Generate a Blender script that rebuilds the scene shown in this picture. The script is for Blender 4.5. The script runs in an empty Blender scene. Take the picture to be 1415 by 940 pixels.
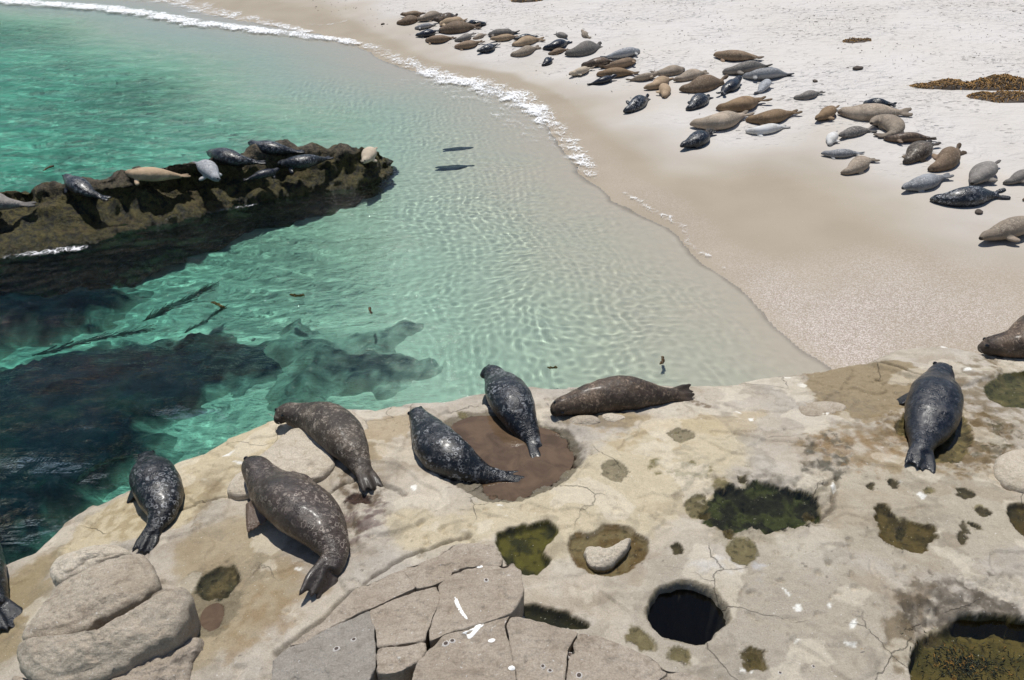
import bpy, bmesh, math, random
import numpy as np
from mathutils import Vector, noise as mnoise
from mathutils.bvhtree import BVHTree

scene = bpy.context.scene
col = scene.collection
R = math.radians

# ------------------------------------------------------------------ camera
IMG_W, IMG_H, FOC = 1415.0, 940.0, 1100.0
CX, CY = IMG_W / 2, IMG_H / 2
PITCH = R(31.57)
CAM_H = 6.5
cam_data = bpy.data.cameras.new('camera')
cam_data.sensor_fit = 'HORIZONTAL'
cam_data.sensor_width = 36.0
cam_data.lens = FOC / IMG_W * 36.0
cam_data.clip_start = 0.05
cam_data.clip_end = 3000
cam = bpy.data.objects.new('camera', cam_data)
cam.location = (0, 0, CAM_H)
cam.rotation_euler = (R(90) - PITCH, 0, 0)
col.objects.link(cam)
scene.camera = cam

# ------------------------------------------------------------------ sky, sun, exposure
SUN_EL, SUN_AZ = R(73), R(-14)          # azimuth measured from +Y towards +X
world = bpy.data.worlds.new('World')
scene.world = world
world.use_nodes = True
wt = world.node_tree
sky = wt.nodes.new('ShaderNodeTexSky')
sky.sky_type = 'NISHITA'
sky.sun_disc = False
sky.sun_elevation = SUN_EL
sky.sun_rotation = SUN_AZ
sky.air_density = 1.0
sky.dust_density = 0.6
wt.links.new(sky.outputs[0], wt.nodes['Background'].inputs[0])
wt.nodes['Background'].inputs[1].default_value = 0.08

sun_data = bpy.data.lights.new('sun', 'SUN')
sun_data.energy = 4.2
sun_data.angle = R(0.53)
sun_data.color = (1.0, 0.965, 0.91)
sun_data.cycles.is_caustics_light = True      # sunlight is focused by the rippled water
sun = bpy.data.objects.new('sun', sun_data)
sdir = Vector((math.sin(SUN_AZ) * math.cos(SUN_EL), math.cos(SUN_AZ) * math.cos(SUN_EL), math.sin(SUN_EL)))
sun.rotation_euler = sdir.to_track_quat('Z', 'Y').to_euler()
sun.location = sdir * 60
col.objects.link(sun)

scene.view_settings.view_transform = 'Standard'
scene.view_settings.look = 'None'
scene.view_settings.exposure = 0.14
scene.view_settings.gamma = 1.0
scene.view_settings.use_curve_mapping = False
scene.cycles.max_bounces = 8
scene.cycles.transparent_max_bounces = 12
scene.cycles.sample_clamp_indirect = 4.0
scene.cycles.caustics_reflective = False

# ------------------------------------------------------------------ pixel <-> world
def ray_dir(px, py):
    u, v = (px - CX) / FOC, (py - CY) / FOC
    cp, sp = math.cos(PITCH), math.sin(PITCH)
    return np.array([u, cp - v * sp, -sp - v * cp])

def at_z(px, py, z):
    d = ray_dir(px, py)
    t = (z - CAM_H) / d[2]
    return np.array([d[0] * t, d[1] * t, z])

# ------------------------------------------------------------------ numpy noise
_rng = np.random.default_rng(7)
_perm = _rng.permutation(256)
_perm = np.concatenate([_perm, _perm, _perm])
_gr = np.stack([np.cos(np.arange(256) * 2.399963), np.sin(np.arange(256) * 2.399963)], -1)

def perlin(x, y, seed=0):
    x = np.asarray(x, float) + seed * 17.31
    y = np.asarray(y, float) - seed * 9.77
    xi, yi = np.floor(x).astype(int), np.floor(y).astype(int)
    xf, yf = x - xi, y - yi
    u, v = xf * xf * xf * (xf * (xf * 6 - 15) + 10), yf * yf * yf * (yf * (yf * 6 - 15) + 10)
    def g(ix, iy, dx, dy):
        h = _perm[(_perm[ix & 255] + iy) & 255]
        return _gr[h, 0] * dx + _gr[h, 1] * dy
    a, b = g(xi, yi, xf, yf), g(xi + 1, yi, xf - 1, yf)
    c, d = g(xi, yi + 1, xf, yf - 1), g(xi + 1, yi + 1, xf - 1, yf - 1)
    return (a + (b - a) * u) * (1 - v) + (c + (d - c) * u) * v

def fbm(x, y, octs=4, seed=0, gain=0.5):
    s, a, f = 0, 1.0, 1.0
    for o in range(octs):
        s = s + a * perlin(np.asarray(x) * f, np.asarray(y) * f, seed + o * 3)
        a *= gain
        f *= 2.03
    return s

def sstep(a, b, x):
    t = np.clip((x - a) / (b - a), 0, 1)
    return t * t * (3 - 2 * t)

def seg_dist(X, Y, pts, closed=False):
    best = np.full(X.shape, 1e9)
    n = len(pts)
    for i in range(n if closed else n - 1):
        ax, ay = pts[i][:2]
        bx, by = pts[(i + 1) % n][:2]
        dx, dy = bx - ax, by - ay
        t = np.clip(((X - ax) * dx + (Y - ay) * dy) / (dx * dx + dy * dy + 1e-12), 0, 1)
        best = np.minimum(best, (X - ax - t * dx) ** 2 + (Y - ay - t * dy) ** 2)
    return np.sqrt(best)

def inside(X, Y, pts):
    r = np.zeros(X.shape, bool)
    n = len(pts)
    for i in range(n):
        ax, ay = pts[i][:2]
        bx, by = pts[(i + 1) % n][:2]
        if ay == by:
            continue
        c = ((ay > Y) != (by > Y)) & (X < (bx - ax) * (Y - ay) / (by - ay) + ax)
        r ^= c
    return r

def sdf(X, Y, pts):                      # positive inside
    d = seg_dist(X, Y, pts, True)
    return np.where(inside(X, Y, pts), d, -d)

def chaikin(p, closed=True, n=2):
    p = np.array(p, float)
    for _ in range(n):
        q = np.roll(p, -1, 0) if closed else p[1:]
        a = p if closed else p[:-1]
        new = np.stack([a * .75 + q * .25, a * .25 + q * .75], 1).reshape(-1, p.shape[1])
        p = new if closed else np.vstack([p[:1], new, p[-1:]])
    return p

def resample(p, n, closed=True):
    p = np.array(p, float)
    if closed:
        p = np.vstack([p, p[:1]])
    s = np.concatenate([[0], np.cumsum(np.linalg.norm(np.diff(p, axis=0), axis=1))])
    t = np.linspace(0, s[-1], n + 1)[:-1] if closed else np.linspace(0, s[-1], n)
    return np.stack([np.interp(t, s, p[:, k]) for k in range(p.shape[1])], -1)

# ------------------------------------------------------------------ mesh helpers
def mesh_np(name, v, faces, smooth=True):
    """v (n,3) array; faces (m,4) or (m,3) array or list of such arrays."""
    me = bpy.data.meshes.new(name)
    if isinstance(faces, np.ndarray):
        faces = [faces]
    faces = [f for f in faces if len(f)]
    me.vertices.add(len(v))
    me.vertices.foreach_set('co', np.asarray(v, np.float32).ravel())
    loops = np.concatenate([f.ravel() for f in faces]).astype(np.int32)
    tot = np.concatenate([np.full(len(f), f.shape[1]) for f in faces])
    start = np.concatenate([[0], np.cumsum(tot)[:-1]]).astype(np.int32)
    me.loops.add(len(loops))
    me.loops.foreach_set('vertex_index', loops)
    me.polygons.add(len(tot))
    me.polygons.foreach_set('loop_start', start)
    me.polygons.foreach_set('use_smooth', np.full(len(tot), smooth))
    me.update(calc_edges=True)
    me.validate()
    return me

def attr_f(me, name, a):
    at = me.attributes.new(name, 'FLOAT', 'POINT')
    at.data.foreach_set('value', np.asarray(a, np.float32).ravel())

def attr_c(me, name, c):
    at = me.color_attributes.new(name, 'FLOAT_COLOR', 'POINT')
    c = np.asarray(c, np.float32).reshape(-1, 3)
    at.data.foreach_set('color', np.c_[c, np.ones(len(c), np.float32)].ravel())

def obj(name, me, mat=None, parent=None):
    o = bpy.data.objects.new(name, me)
    col.objects.link(o)
    if mat is not None:
        me.materials.append(mat)
    if parent is not None:
        o.parent = parent
    return o

def empty(name, loc=(0, 0, 0)):
    o = bpy.data.objects.new(name, None)
    o.empty_display_size = 0.1
    o.location = loc
    col.objects.link(o)
    return o

def tag(o, label=None, cat=None, group=None, kind=None):
    if label: o['label'] = label
    if cat: o['category'] = cat
    if group: o['group'] = group
    if kind: o['kind'] = kind
    return o

def grid_faces(ny, nx):
    i = np.arange(ny * nx).reshape(ny, nx)
    return np.stack([i[:-1, :-1], i[:-1, 1:], i[1:, 1:], i[1:, :-1]], -1).reshape(-1, 4)

def mb_new():
    return {'v': [], 'f': [], 'n': 0}

# ------------------------------------------------------------------ material helpers
class NT:
    def __init__(self, name):
        self.m = bpy.data.materials.new(name)
        self.m.use_nodes = True
        self.t = self.m.node_tree
        self.t.nodes.clear()
        self.out = self.t.nodes.new('ShaderNodeOutputMaterial')
    def n(self, typ, **kw):
        nd = self.t.nodes.new('ShaderNode' + typ)
        for k, v in kw.items():
            setattr(nd, k, v)
        return nd
    def l(self, a, b):
        self.t.links.new(a, b)
    def val(self, sock, v):
        if hasattr(v, 'is_output'):
            self.l(v, sock)
        else:
            sock.default_value = v
    def noise(self, scale, detail=4, rough=.55, vec=None, dist=0, w=None):
        nd = self.n('TexNoise')
        if w is not None:
            nd.noise_dimensions = '4D'
            self.val(nd.inputs['W'], w)
        nd.inputs['Scale'].default_value = scale
        nd.inputs['Detail'].default_value = detail
        nd.inputs['Roughness'].default_value = rough
        nd.inputs['Distortion'].default_value = dist
        if vec is not None:
            self.l(vec, nd.inputs['Vector'])
        return nd.outputs['Fac']
    def vor(self, scale, vec=None, feature='F1', rnd=1.0, out='Distance'):
        nd = self.n('TexVoronoi', feature=feature)
        nd.inputs['Scale'].default_value = scale
        nd.inputs['Randomness'].default_value = rnd
        if vec is not None:
            self.l(vec, nd.inputs['Vector'])
        return nd.outputs[out]
    def rng(self, x, a, b, c=0.0, d=1.0, smooth=True):
        nd = self.n('MapRange')
        if smooth: nd.interpolation_type = 'SMOOTHSTEP'
        self.val(nd.inputs['Value'], x)
        for i, v in zip((1, 2, 3, 4), (a, b, c, d)):
            nd.inputs[i].default_value = v
        return nd.outputs[0]
    def math(self, op, a, b=0.0):
        nd = self.n('Math', operation=op)
        self.val(nd.inputs[0], a)
        self.val(nd.inputs[1], b)
        return nd.outputs[0]
    def mix(self, f, a, b, mode='MIX'):
        nd = self.n('Mix', data_type='RGBA', blend_type=mode)
        self.val(nd.inputs[0], f)
        for s, v in ((nd.inputs[6], a), (nd.inputs[7], b)):
            if isinstance(v, tuple) and len(v) == 3: v = (*v, 1)
            self.val(s, v)
        return nd.outputs[2]
    def attr(self, name, typ='GEOMETRY'):
        nd = self.n('Attribute', attribute_type=typ, attribute_name=name)
        return nd
    def bump(self, h, dist, strength=1.0, normal=None):
        nd = self.n('Bump')
        nd.inputs['Strength'].default_value = strength
        nd.inputs['Distance'].default_value = dist
        self.l(h, nd.inputs['Height'])
        if normal is not None: self.l(normal, nd.inputs['Normal'])
        return nd.outputs[0]
    def bsdf(self, color, rough=.7, normal=None, spec=.5, coat=0.0):
        b = self.n('BsdfPrincipled')
        if isinstance(color, tuple) and len(color) == 3: color = (*color, 1)
        self.val(b.inputs['Base Color'], color)
        self.val(b.inputs['Roughness'], rough)
        self.val(b.inputs['Specular IOR Level'], spec)
        if coat:
            b.inputs['Coat Weight'].default_value = coat
            b.inputs['Coat Roughness'].default_value = .22
        if normal is not None: self.l(normal, b.inputs['Normal'])
        return b
    def surf(self, b):
        self.l(b.outputs[0], self.out.inputs[0])
        return self.m
    def pos(self):
        return self.n('NewGeometry').outputs['Position']
    def objco(self):
        return self.n('TexCoord').outputs['Object']

# ------------------------------------------------------------------ BEACH AND SEABED
shore_px = [(-420, -62), (-200, -38), (0, -16), (150, -6), (255, 3), (290, 17), (330, 25), (400, 37), (450, 47), (500, 60),
            (545, 85), (600, 101), (680, 113), (735, 140), (762, 168), (792, 203), (815, 237), (850, 262), (900, 290),
            (937, 313), (952, 337), (988, 361), (1032, 388), (1082, 430), (1122, 465), (1160, 490), (1200, 515), (1260, 560)]
shore = [at_z(x, y, 0.0)[:2] for x, y in shore_px]
shore_far = [np.array([-400., 130.]), np.array([-130., 75.])]
shore = shore_far + shore + [np.array([6.2, 5.0]), np.array([6.6, -30.])]
sea_poly = shore + [np.array([-500., -30.]), np.array([-500., 130.])]

wet_px = [(380, -12), (470, 0), (540, 30), (600, 62), (680, 85), (760, 100), (850, 150), (930, 205), (1010, 215), (1110, 212),
          (1200, 250), (1300, 295), (1440, 330), (1600, 360)]

def beach_raw(X, Y):
    d = seg_dist(X, Y, shore)
    sea = inside(X, Y, sea_poly)
    sd_ = np.where(sea, -d, d) + .30 * fbm(X * .55, Y * .55, 4, 3) * np.exp(-(d / 3.0) ** 2)
    sea, d = sd_ < 0, np.abs(sd_)
    up = 1.75 * (1 - np.exp(-d * 0.072)) + 0.006 * np.minimum(d, 60)
    dn = -2.3 * (1 - np.exp(-(d / 8.6) ** 2.1)) - .05 * np.minimum(d, 1.6)
    return np.where(sea, dn, up), np.where(sea, -d, d)

def axis(a, b, s0, s1):
    r = [a]
    while r[-1] < b:
        f = (r[-1] - a) / (b - a)
        r.append(r[-1] + s0 + (s1 - s0) * f)
    return np.array(r)

def beach_axes():
    ys = np.concatenate([[-20, -5, 2], axis(4.0, 58, .075, .2), [64, 75, 95, 130, 200, 400]])
    xs = np.concatenate([[-400, -200, -100, -60, -45], np.arange(-34, 34.01, .125), [45, 60, 100, 200, 400]])
    return xs, ys

bxs, bys = beach_axes()
BX, BY = np.meshgrid(bxs, bys)
BZ, BD = beach_raw(BX, BY)
# wetness: from the shoreline up to the damp line
wet_w = []
for x, y in wet_px:
    p = at_z(x, y, 0.6)
    wet_w.append(p[:2])
dw = seg_dist(BX, BY, wet_w)
ds = np.maximum(BD, 0)
wetfrac = ds / (ds + dw + 1e-6)
land_side = inside(BX, BY, [np.array(p) for p in (shore[5:] + wet_w[::-1])])
WET = np.where(BD < 0, 1.0, np.where(land_side, 1 - .4 * sstep(.35, 1.0, wetfrac), .6 * np.exp(-dw / 3.2)))
WET = np.maximum(WET, sstep(1.6, .5, BD))
WET = np.clip(WET + .22 * fbm(BX * .35, BY * .35, 3, 5) * (BD > 0) * (WET > .02), 0, 1)
dry = 1 - WET
BZ = BZ + dry * (.02 * fbm(BX * 1.1, BY * 1.1, 3, 11) + .014 * np.minimum(fbm(BX * 3.1, BY * 3.1, 2, 21), .15) * (BD > 3)) \
     + .012 * fbm(BX * .5, BY * .5, 2, 31) * (BD > 0) \
     + np.where(BD < 0, .05 * fbm(BX * .8, BY * .8, 3, 41) * sstep(0, 2, -BD), 0)
BZ = np.where(BD > 0, np.maximum(BZ, .003 + .01 * np.minimum(BD, 1)), BZ)
gravel_c = at_z(1230, 440, .15)
GRAV = .8 * sstep(3.2, .2, np.hypot((BX - gravel_c[0]) * .8, (BY - gravel_c[1]) * 1.0)) + .3 * sstep(.8, .1, np.abs(BD - .3)) * sstep(26, 12, BY)
GRAV = np.clip(GRAV * (1 + .5 * fbm(BX * .7, BY * .7, 2, 55)), 0, 1)

def make_sand():
    k = NT('sand')
    pos = k.pos()
    wet = k.attr('wet').outputs['Fac']
    grav = k.attr('gravel').outputs['Fac']
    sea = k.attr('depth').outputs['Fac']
    big = k.noise(.5, 3, .5, pos)
    mid = k.noise(6, 4, .6, pos)
    fine = k.noise(130, 2, .7, pos)
    dryc = k.mix(mid, (.48, .455, .432), (.54, .518, .495))
    dryc = k.mix(k.rng(big, .35, .7), dryc, (.50, .47, .435))
    wetc = k.mix(k.rng(big, .3, .7), (.26, .212, .148), (.30, .25, .18))
    w2 = k.rng(wet, .1, .9)
    c = k.mix(w2, dryc, wetc)
    # coarse shelly grit close to the ledge
    g1 = k.vor(75, pos, out='Color')
    sep = k.n('SeparateColor'); k.l(g1, sep.inputs[0])
    gr = k.mix(k.rng(sep.outputs[0], .2, .85), (.26, .205, .17), (.62, .55, .51))
    gn = k.noise(22, 2, .6, pos)
    gf = k.math('MULTIPLY', grav, k.rng(gn, .25, .6, .2, .8))
    c = k.mix(gf, c, gr)
    # sparse shell fragments
    sh = k.vor(9, pos)
    c = k.mix(k.math('MULTIPLY', k.rng(sh, .035, .02), k.rng(wet, .05, .5)), c, (.85, .82, .78))
    c = k.mix(k.rng(sea, .014, .028), c, k.mix(mid, (.565, .49, .38), (.66, .575, .455)))  # submerged sand paler than damp sand, making up for sunlight lost through the water
    c = k.mix(.07, c, k.mix(fine, (.2, .17, .14), (1, .97, .93)))
    foot = k.noise(2.6, 3, .6, pos, .3)
    dent = k.vor(3.3, pos, 'SMOOTH_F1')
    h = k.math('ADD', k.math('MULTIPLY', k.rng(foot, .35, .7, smooth=False), 1.0), k.math('MULTIPLY', dent, .8))
    mpd = k.n('Mapping'); mpd.inputs['Rotation'].default_value = (0, 0, .3); mpd.inputs['Scale'].default_value = (4.2, 7.5, 4); k.l(pos, mpd.inputs[0])
    step_ = k.rng(k.vor(1.0, mpd.outputs[0]), .34, .06)
    step_ = k.math('MULTIPLY', step_, k.rng(k.noise(.8, 3, .7, pos), .46, .6))
    h = k.math('SUBTRACT', h, k.math('MULTIPLY', step_, 1.2))
    h = k.math('MULTIPLY', h, k.rng(wet, .5, .05, .03, 1.0))
    above = k.rng(sea, .0, .02, 1.0, .0)
    n1 = k.bump(k.math('MULTIPLY', h, k.math('MULTIPLY', above, k.rng(k.noise(.33, 3, .6, pos), .36, .6, .3, 1.0))), .10, 1.0)
    n2 = k.bump(k.math('MULTIPLY', k.noise(45, 3, .7, pos), k.math('MULTIPLY', above, k.math('ADD', .25, grav))), .014, .6, n1)
    rough = k.rng(wet, .3, 1.0, .95, .62)
    return k.surf(k.bsdf(c, rough, n2, .25))

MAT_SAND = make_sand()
bverts = np.stack([BX, BY, BZ], -1).reshape(-1, 3)
beach_me = mesh_np('beach', bverts, grid_faces(len(bys), len(bxs)))
attr_f(beach_me, 'wet', WET)
attr_f(beach_me, 'gravel', GRAV)
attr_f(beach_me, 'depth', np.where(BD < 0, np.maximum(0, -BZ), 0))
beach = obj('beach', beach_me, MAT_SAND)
tag(beach, kind='structure')
beach.cycles.is_caustics_receiver = True

def bilin(xs, ys, Z, x, y):
    x, y = np.atleast_1d(x), np.atleast_1d(y)
    i = np.clip(np.searchsorted(xs, x) - 1, 0, len(xs) - 2)
    j = np.clip(np.searchsorted(ys, y) - 1, 0, len(ys) - 2)
    u = np.clip((x - xs[i]) / (xs[i + 1] - xs[i]), 0, 1)
    v = np.clip((y - ys[j]) / (ys[j + 1] - ys[j]), 0, 1)
    return (Z[j, i] * (1 - u) + Z[j, i + 1] * u) * (1 - v) + (Z[j + 1, i] * (1 - u) + Z[j + 1, i + 1] * u) * v

# ------------------------------------------------------------------ ROCK LEDGE
edge = [(-260, 905, -.1), (-120, 835, -.05), (-40, 792, .0), (10, 772, .04), (42, 759, .08), (77, 725, .16), (128, 690, .26), (183, 666, .34),
        (238, 635, .40), (294, 611, .46), (332, 592, .50), (374, 575, .54), (420, 561, .58), (477, 556, .60), (520, 558, .62),
        (545, 552, .64), (610, 547, .66), (657, 536, .66), (700, 529, .66), (737, 525, .66), (795, 530, .66), (838, 523, .66), (929, 525, .66),
        (1000, 526, .66), (1038, 518, .66), (1122, 508, .68), (1195, 494, .72), (1245, 478, .76), (1302, 474, .78),
        (1352, 484, .8), (1415, 470, .84), (1520, 450, .9), (1700, 420, .95)]
edge_w = [at_z(x, y, z) for x, y, z in edge]
ctrl = [(x, y, z) for x, y, z in edge] + [
    (215, 760, .46), (300, 700, .52), (400, 800, .74), (500, 720, .74), (650, 700, .84), (850, 600, .84), (1100, 650, .94), (1400, 650, 1.0),
    (900, 900, .98), (1400, 900, 1.0), (300, 900, .72), (100, 850, .42), (-20, 880, .22), (600, 620, .76), (1250, 570, .86),
    (1100, 800, .97), (650, 960, .92), (200, 980, .6), (1500, 780, 1.05), (-120, 960, .2)]
cw = np.array([at_z(x, y, z) for x, y, z in ctrl])

def tps_fit(P, z, lam=.15):
    n = len(P)
    r = np.linalg.norm(P[:, None] - P[None], axis=-1)
    K = np.where(r > 0, r * r * np.log(r + 1e-12), 0) + lam * np.eye(n)
    A = np.zeros((n + 3, n + 3))
    A[:n, :n] = K
    A[:n, n:] = np.c_[np.ones(n), P]
    A[n:, :n] = A[:n, n:].T
    return np.linalg.solve(A, np.concatenate([z, np.zeros(3)]))

TP, TZ = cw[:, :2], cw[:, 2]
TW = tps_fit(TP, TZ)

def tps(X, Y):
    out = TW[-3] + TW[-2] * X + TW[-1] * Y
    for i in range(len(TP)):
        r2 = (X - TP[i, 0]) ** 2 + (Y - TP[i, 1]) ** 2
        out = out + TW[i] * .5 * r2 * np.log(r2 + 1e-12)
    return out

LS = .016
lxs = np.arange(-6.6, 8.4, LS)
lys = np.arange(3.0, 12.6, LS)
LX, LY = np.meshgrid(lxs, lys)
ledge_poly = [p[:2] for p in edge_w] + [np.array([14., 10.]), np.array([14., 1.5]), np.array([-9., 1.5]), np.array([-9., 3.5])]
wx = .05 * fbm(LX * 2.2, LY * 2.2, 3, 61)
wy = .05 * fbm(LX * 2.2, LY * 2.2, 3, 71)
LD = sdf(LX + wx, LY + wy, ledge_poly)
base = tps(LX, LY)
base = np.clip(base, -.4, 1.25)
rel = .030 * fbm(LX * 1.1, LY * 1.1, 3, 81) + .006 * fbm(LX * 4, LY * 4, 3, 91)
pit = fbm(LX * 7, LY * 7, 3, 101)
rough_zone = sstep(-.05, .35, fbm(LX * .55 + 3, LY * .55, 3, 111))
rel = rel - .034 * sstep(.25, .6, pit) * (.08 + .92 * rough_zone) + .002 * fbm(LX * 17, LY * 17, 2, 121)
steps = fbm(LX * .8 + LY * .5, LY * .9, 3, 131)
rel = rel + .022 * (sstep(.0, .014, steps) - .5) + .018 * sstep(.16, .172, fbm(LX * .6 - 3, LY * 1.1, 4, 137)) * sstep(8, 5, LX * 0 + 6)
LZ0 = base + rel - .10 * np.exp(-np.maximum(LD, 0) / .12) - .0
drop = np.where(LD < 0, 1.5 * np.minimum(-LD, .2) / .2 + np.maximum(-LD - .2, 0) * 2.2, 0)
LZ = LZ0 - drop

# albedo painting -------------------------------------------------
def C(r, g, b):
    f = lambda s: ((s / 255 + .055) / 1.055) ** 2.4 if s > 10 else s / 255 / 12.92
    return np.array([f(r), f(g), f(b)])

n1 = fbm(LX * .6, LY * .6, 4, 141)[..., None]
n2 = fbm(LX * 1.7, LY * 1.7, 4, 151)[..., None]
n3 = fbm(LX * 5, LY * 5, 4, 161)[..., None]
ALB = np.zeros(LX.shape + (3,)) + C(186, 171, 146)
def lay(mask, color):
    global ALB
    m = np.clip(mask, 0, 1)
    if m.ndim == 2: m = m[..., None]
    ALB = ALB * (1 - m) + np.asarray(color) * m
lay(sstep(-.1, .4, n1) * .75, C(178, 166, 148))
lay(sstep(.0, .45, -n1) * .6, C(196, 178, 146))
lay(sstep(.1, .5, n2) * .42, C(158, 142, 116))
lay(sstep(.1, .5, -n2) * .45, C(200, 187, 164))
lay(sstep(.18, .5, n3) * .14, C(138, 122, 98))
lay(sstep(.2, .5, -n3) * .2, C(206, 196, 178))

def pxpoly(pts, z, n=2):
    return chaikin([at_z(x, y, z)[:2] for x, y in pts], True, n)

def local_sdf(poly, pad=.4, warp=.05, wscale=4, seed=0):
    """sdf on the ledge grid restricted to the polygon's box; returns slices and field"""
    lo, hi = poly.min(0) - pad, poly.max(0) + pad
    i0, i1 = np.searchsorted(lxs, [lo[0], hi[0]])
    j0, j1 = np.searchsorted(lys, [lo[1], hi[1]])
    sl = (slice(j0, j1), slice(i0, i1))
    X, Y = LX[sl], LY[sl]
    if X.size == 0:
        return sl, np.zeros(X.shape)
    w1 = warp * fbm(X * wscale, Y * wscale, 5, seed + 200, .6)
    w2 = warp * fbm(X * wscale, Y * wscale, 5, seed + 300, .6)
    return sl, sdf(X + w1, Y + w2, poly)

def stain(pts, color, z=.9, feather=.06, amt=1.0, warp=.08, wscale=4, seed=0, brk=0.0):
    poly = pxpoly(pts, z)
    sl, d = local_sdf(poly, .5, warp, wscale, seed)
    if d.size == 0: return
    m = (.5 * sstep(-feather, feather, d) + .5 * sstep(-feather * .2, feather * .2, d)) * amt
    if brk:
        m = m * sstep(-brk, .25, fbm(LX[sl] * 6, LY[sl] * 6, 4, seed + 17))
    m = m[..., None]
    color = np.asarray(color) * (.86 if np.max(color) < .7 else 1.0)
    ALB[sl] = ALB[sl] * (1 - m) + color * m

def ell(cx, cy, rx, ry, n=14, rot=0):
    a = np.linspace(0, 2 * np.pi, n, endpoint=False)
    c, s = math.cos(rot), math.sin(rot)
    return [(cx + rx * math.cos(t) * c - ry * math.sin(t) * s, cy + rx * math.cos(t) * s + ry * math.sin(t) * c) for t in a]

lum = ALB.mean(-1, keepdims=True)
ALB = (ALB * .62 + lum * .38) * np.array([1.05, 1.05, 1.07])
# broad tints of the rock
stain([(40, 765), (130, 690), (240, 640), (380, 575), (420, 600), (330, 690), (240, 745), (150, 745)], C(212, 196, 160), .4, .12, .75, .12, 3, 1)
stain([(220, 750), (330, 690), (430, 800), (400, 870), (280, 940), (150, 940), (270, 830)], C(166, 148, 112), .6, .2, .7, .15, 2, 2)
stain([(0, 790), (90, 745), (60, 850), (0, 940), (-90, 940), (-90, 840)], C(150, 132, 92), .25, .15, .8, .15, 3, 3)
stain([(520, 700), (700, 705), (840, 600), (980, 560), (1040, 640), (960, 720), (780, 800), (700, 740), (560, 770)], C(214, 199, 166), .85, .25, .7, .2, 2, 4)
stain([(880, 760), (1200, 760), (1240, 860), (1230, 960), (990, 960), (860, 900)], C(178, 168, 152), .97, .3, .7, .2, 2, 5)
stain([(1100, 620), (1420, 640), (1420, 800), (1150, 780)], C(186, 174, 152), .97, .3, .6, .25, 2, 6)
stain([(1105, 505), (1195, 495), (1290, 520), (1290, 560), (1180, 600), (1120, 560)], C(150, 132, 100), .75, .06, .85, .12, 4, 7)
stain([(1090, 600), (1230, 560), (1350, 560), (1400, 640), (1340, 690), (1220, 650), (1150, 650)], C(152, 132, 98), .9, .1, .75, .25, 4, 8, .3)
stain([(1330, 480), (1420, 490), (1420, 600), (1360, 620), (1300, 560)], C(128, 112, 84), .9, .1, .8, .25, 4, 9, .35)
stain([(760, 575), (850, 565), (900, 580), (870, 600), (800, 600)], C(140, 122, 92), .75, .08, .7, .15, 5, 10)
stain([(475, 640), (520, 650), (540, 700), (500, 745), (460, 780), (450, 720)], C(96, 80, 62), .72, .06, .85, .2, 5, 11, .3)
stain([(490, 690), (540, 705), (535, 740), (480, 770), (470, 730)], C(104, 84, 84), .74, .05, .7, .2, 6, 12, .2)
stain([(240, 800), (330, 775), (335, 830), (320, 880), (270, 900), (250, 850)], C(128, 118, 96), .6, .06, .8, .12, 5, 13)
stain([(360, 800), (430, 780), (480, 800), (420, 860), (350, 900), (300, 930), (320, 860)], C(156, 130, 92), .72, .1, .5, .2, 4, 14, .3)
stain([(1230, 800), (1420, 790), (1420, 870), (1250, 870)], C(122, 112, 98), 1.0, .15, .8, .25, 4, 15, .3)
stain([(1220, 850), (1262, 840), (1275, 900), (1250, 940), (1225, 900)], C(126, 110, 84), 1.0, .05, .8, .08, 5, 16)
stain([(965, 700), (1140, 665), (1120, 740), (990, 770)], C(160, 148, 124), .95, .1, .5, .2, 4, 17)
stain([(880, 620), (930, 640), (1000, 650), (1015, 690), (970, 680), (900, 650)], C(112, 104, 62), .9, .04, .85, .12, 6, 18, .15)
stain([(1100, 600), (1160, 595), (1180, 630), (1160, 665), (1115, 665)], C(88, 84, 72), .92, .04, .85, .15, 6, 19, .2)
stain([(925, 560), (985, 555), (985, 582), (945, 578)], C(104, 84, 56), .72, .03, .7, .15, 7, 20, -.05)
stain([(300, 640), (400, 660), (520, 680), (540, 640), (480, 620)], C(150, 132, 100), .62, .1, .4, .2, 4, 21, .2)
stain([(820, 560), (900, 580), (1000, 575), (1050, 560), (1080, 590), (960, 610), (880, 600)], C(196, 176, 138), .8, .15, .5, .2, 3, 22)
stain([(1236, 560), (1300, 545), (1350, 560), (1400, 600), (1395, 640), (1340, 660), (1290, 655), (1240, 620), (1190, 610)], C(118, 98, 66), .9, .05, .75, .3, 5, 61, .3)
stain([(1350, 575), (1400, 590), (1415, 620), (1370, 640), (1340, 620)], C(90, 84, 60), .95, .04, .7, .25, 6, 62, .2)
stain([(1130, 590), (1240, 590), (1290, 640), (1200, 660), (1120, 620)], C(150, 118, 76), .9, .08, .5, .3, 5, 63, .2)
stain([(1240, 805), (1330, 800), (1415, 815), (1415, 850), (1330, 842), (1262, 850), (1232, 870)], C(84, 76, 64), 1.0, .06, .75, .3, 6, 64, .25)
stain([(800, 600), (850, 580), (940, 590), (960, 620), (900, 640), (850, 620)], C(176, 152, 112), .82, .1, .45, .2, 4, 65, .1)
stain([(1010, 640), (1050, 650), (1140, 672), (1160, 690), (1120, 690), (1060, 672)], C(104, 98, 80), .95, .05, .5, .2, 6, 66, .2)
stain([(440, 600), (560, 560), (600, 575), (560, 600), (530, 650), (480, 640)], C(176, 154, 116), .66, .1, .6, .2, 4, 67)
stain([(100, 700), (240, 660), (330, 690), (260, 740), (120, 745)], C(160, 140, 102), .4, .1, .6, .25, 3, 68, .2)
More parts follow.
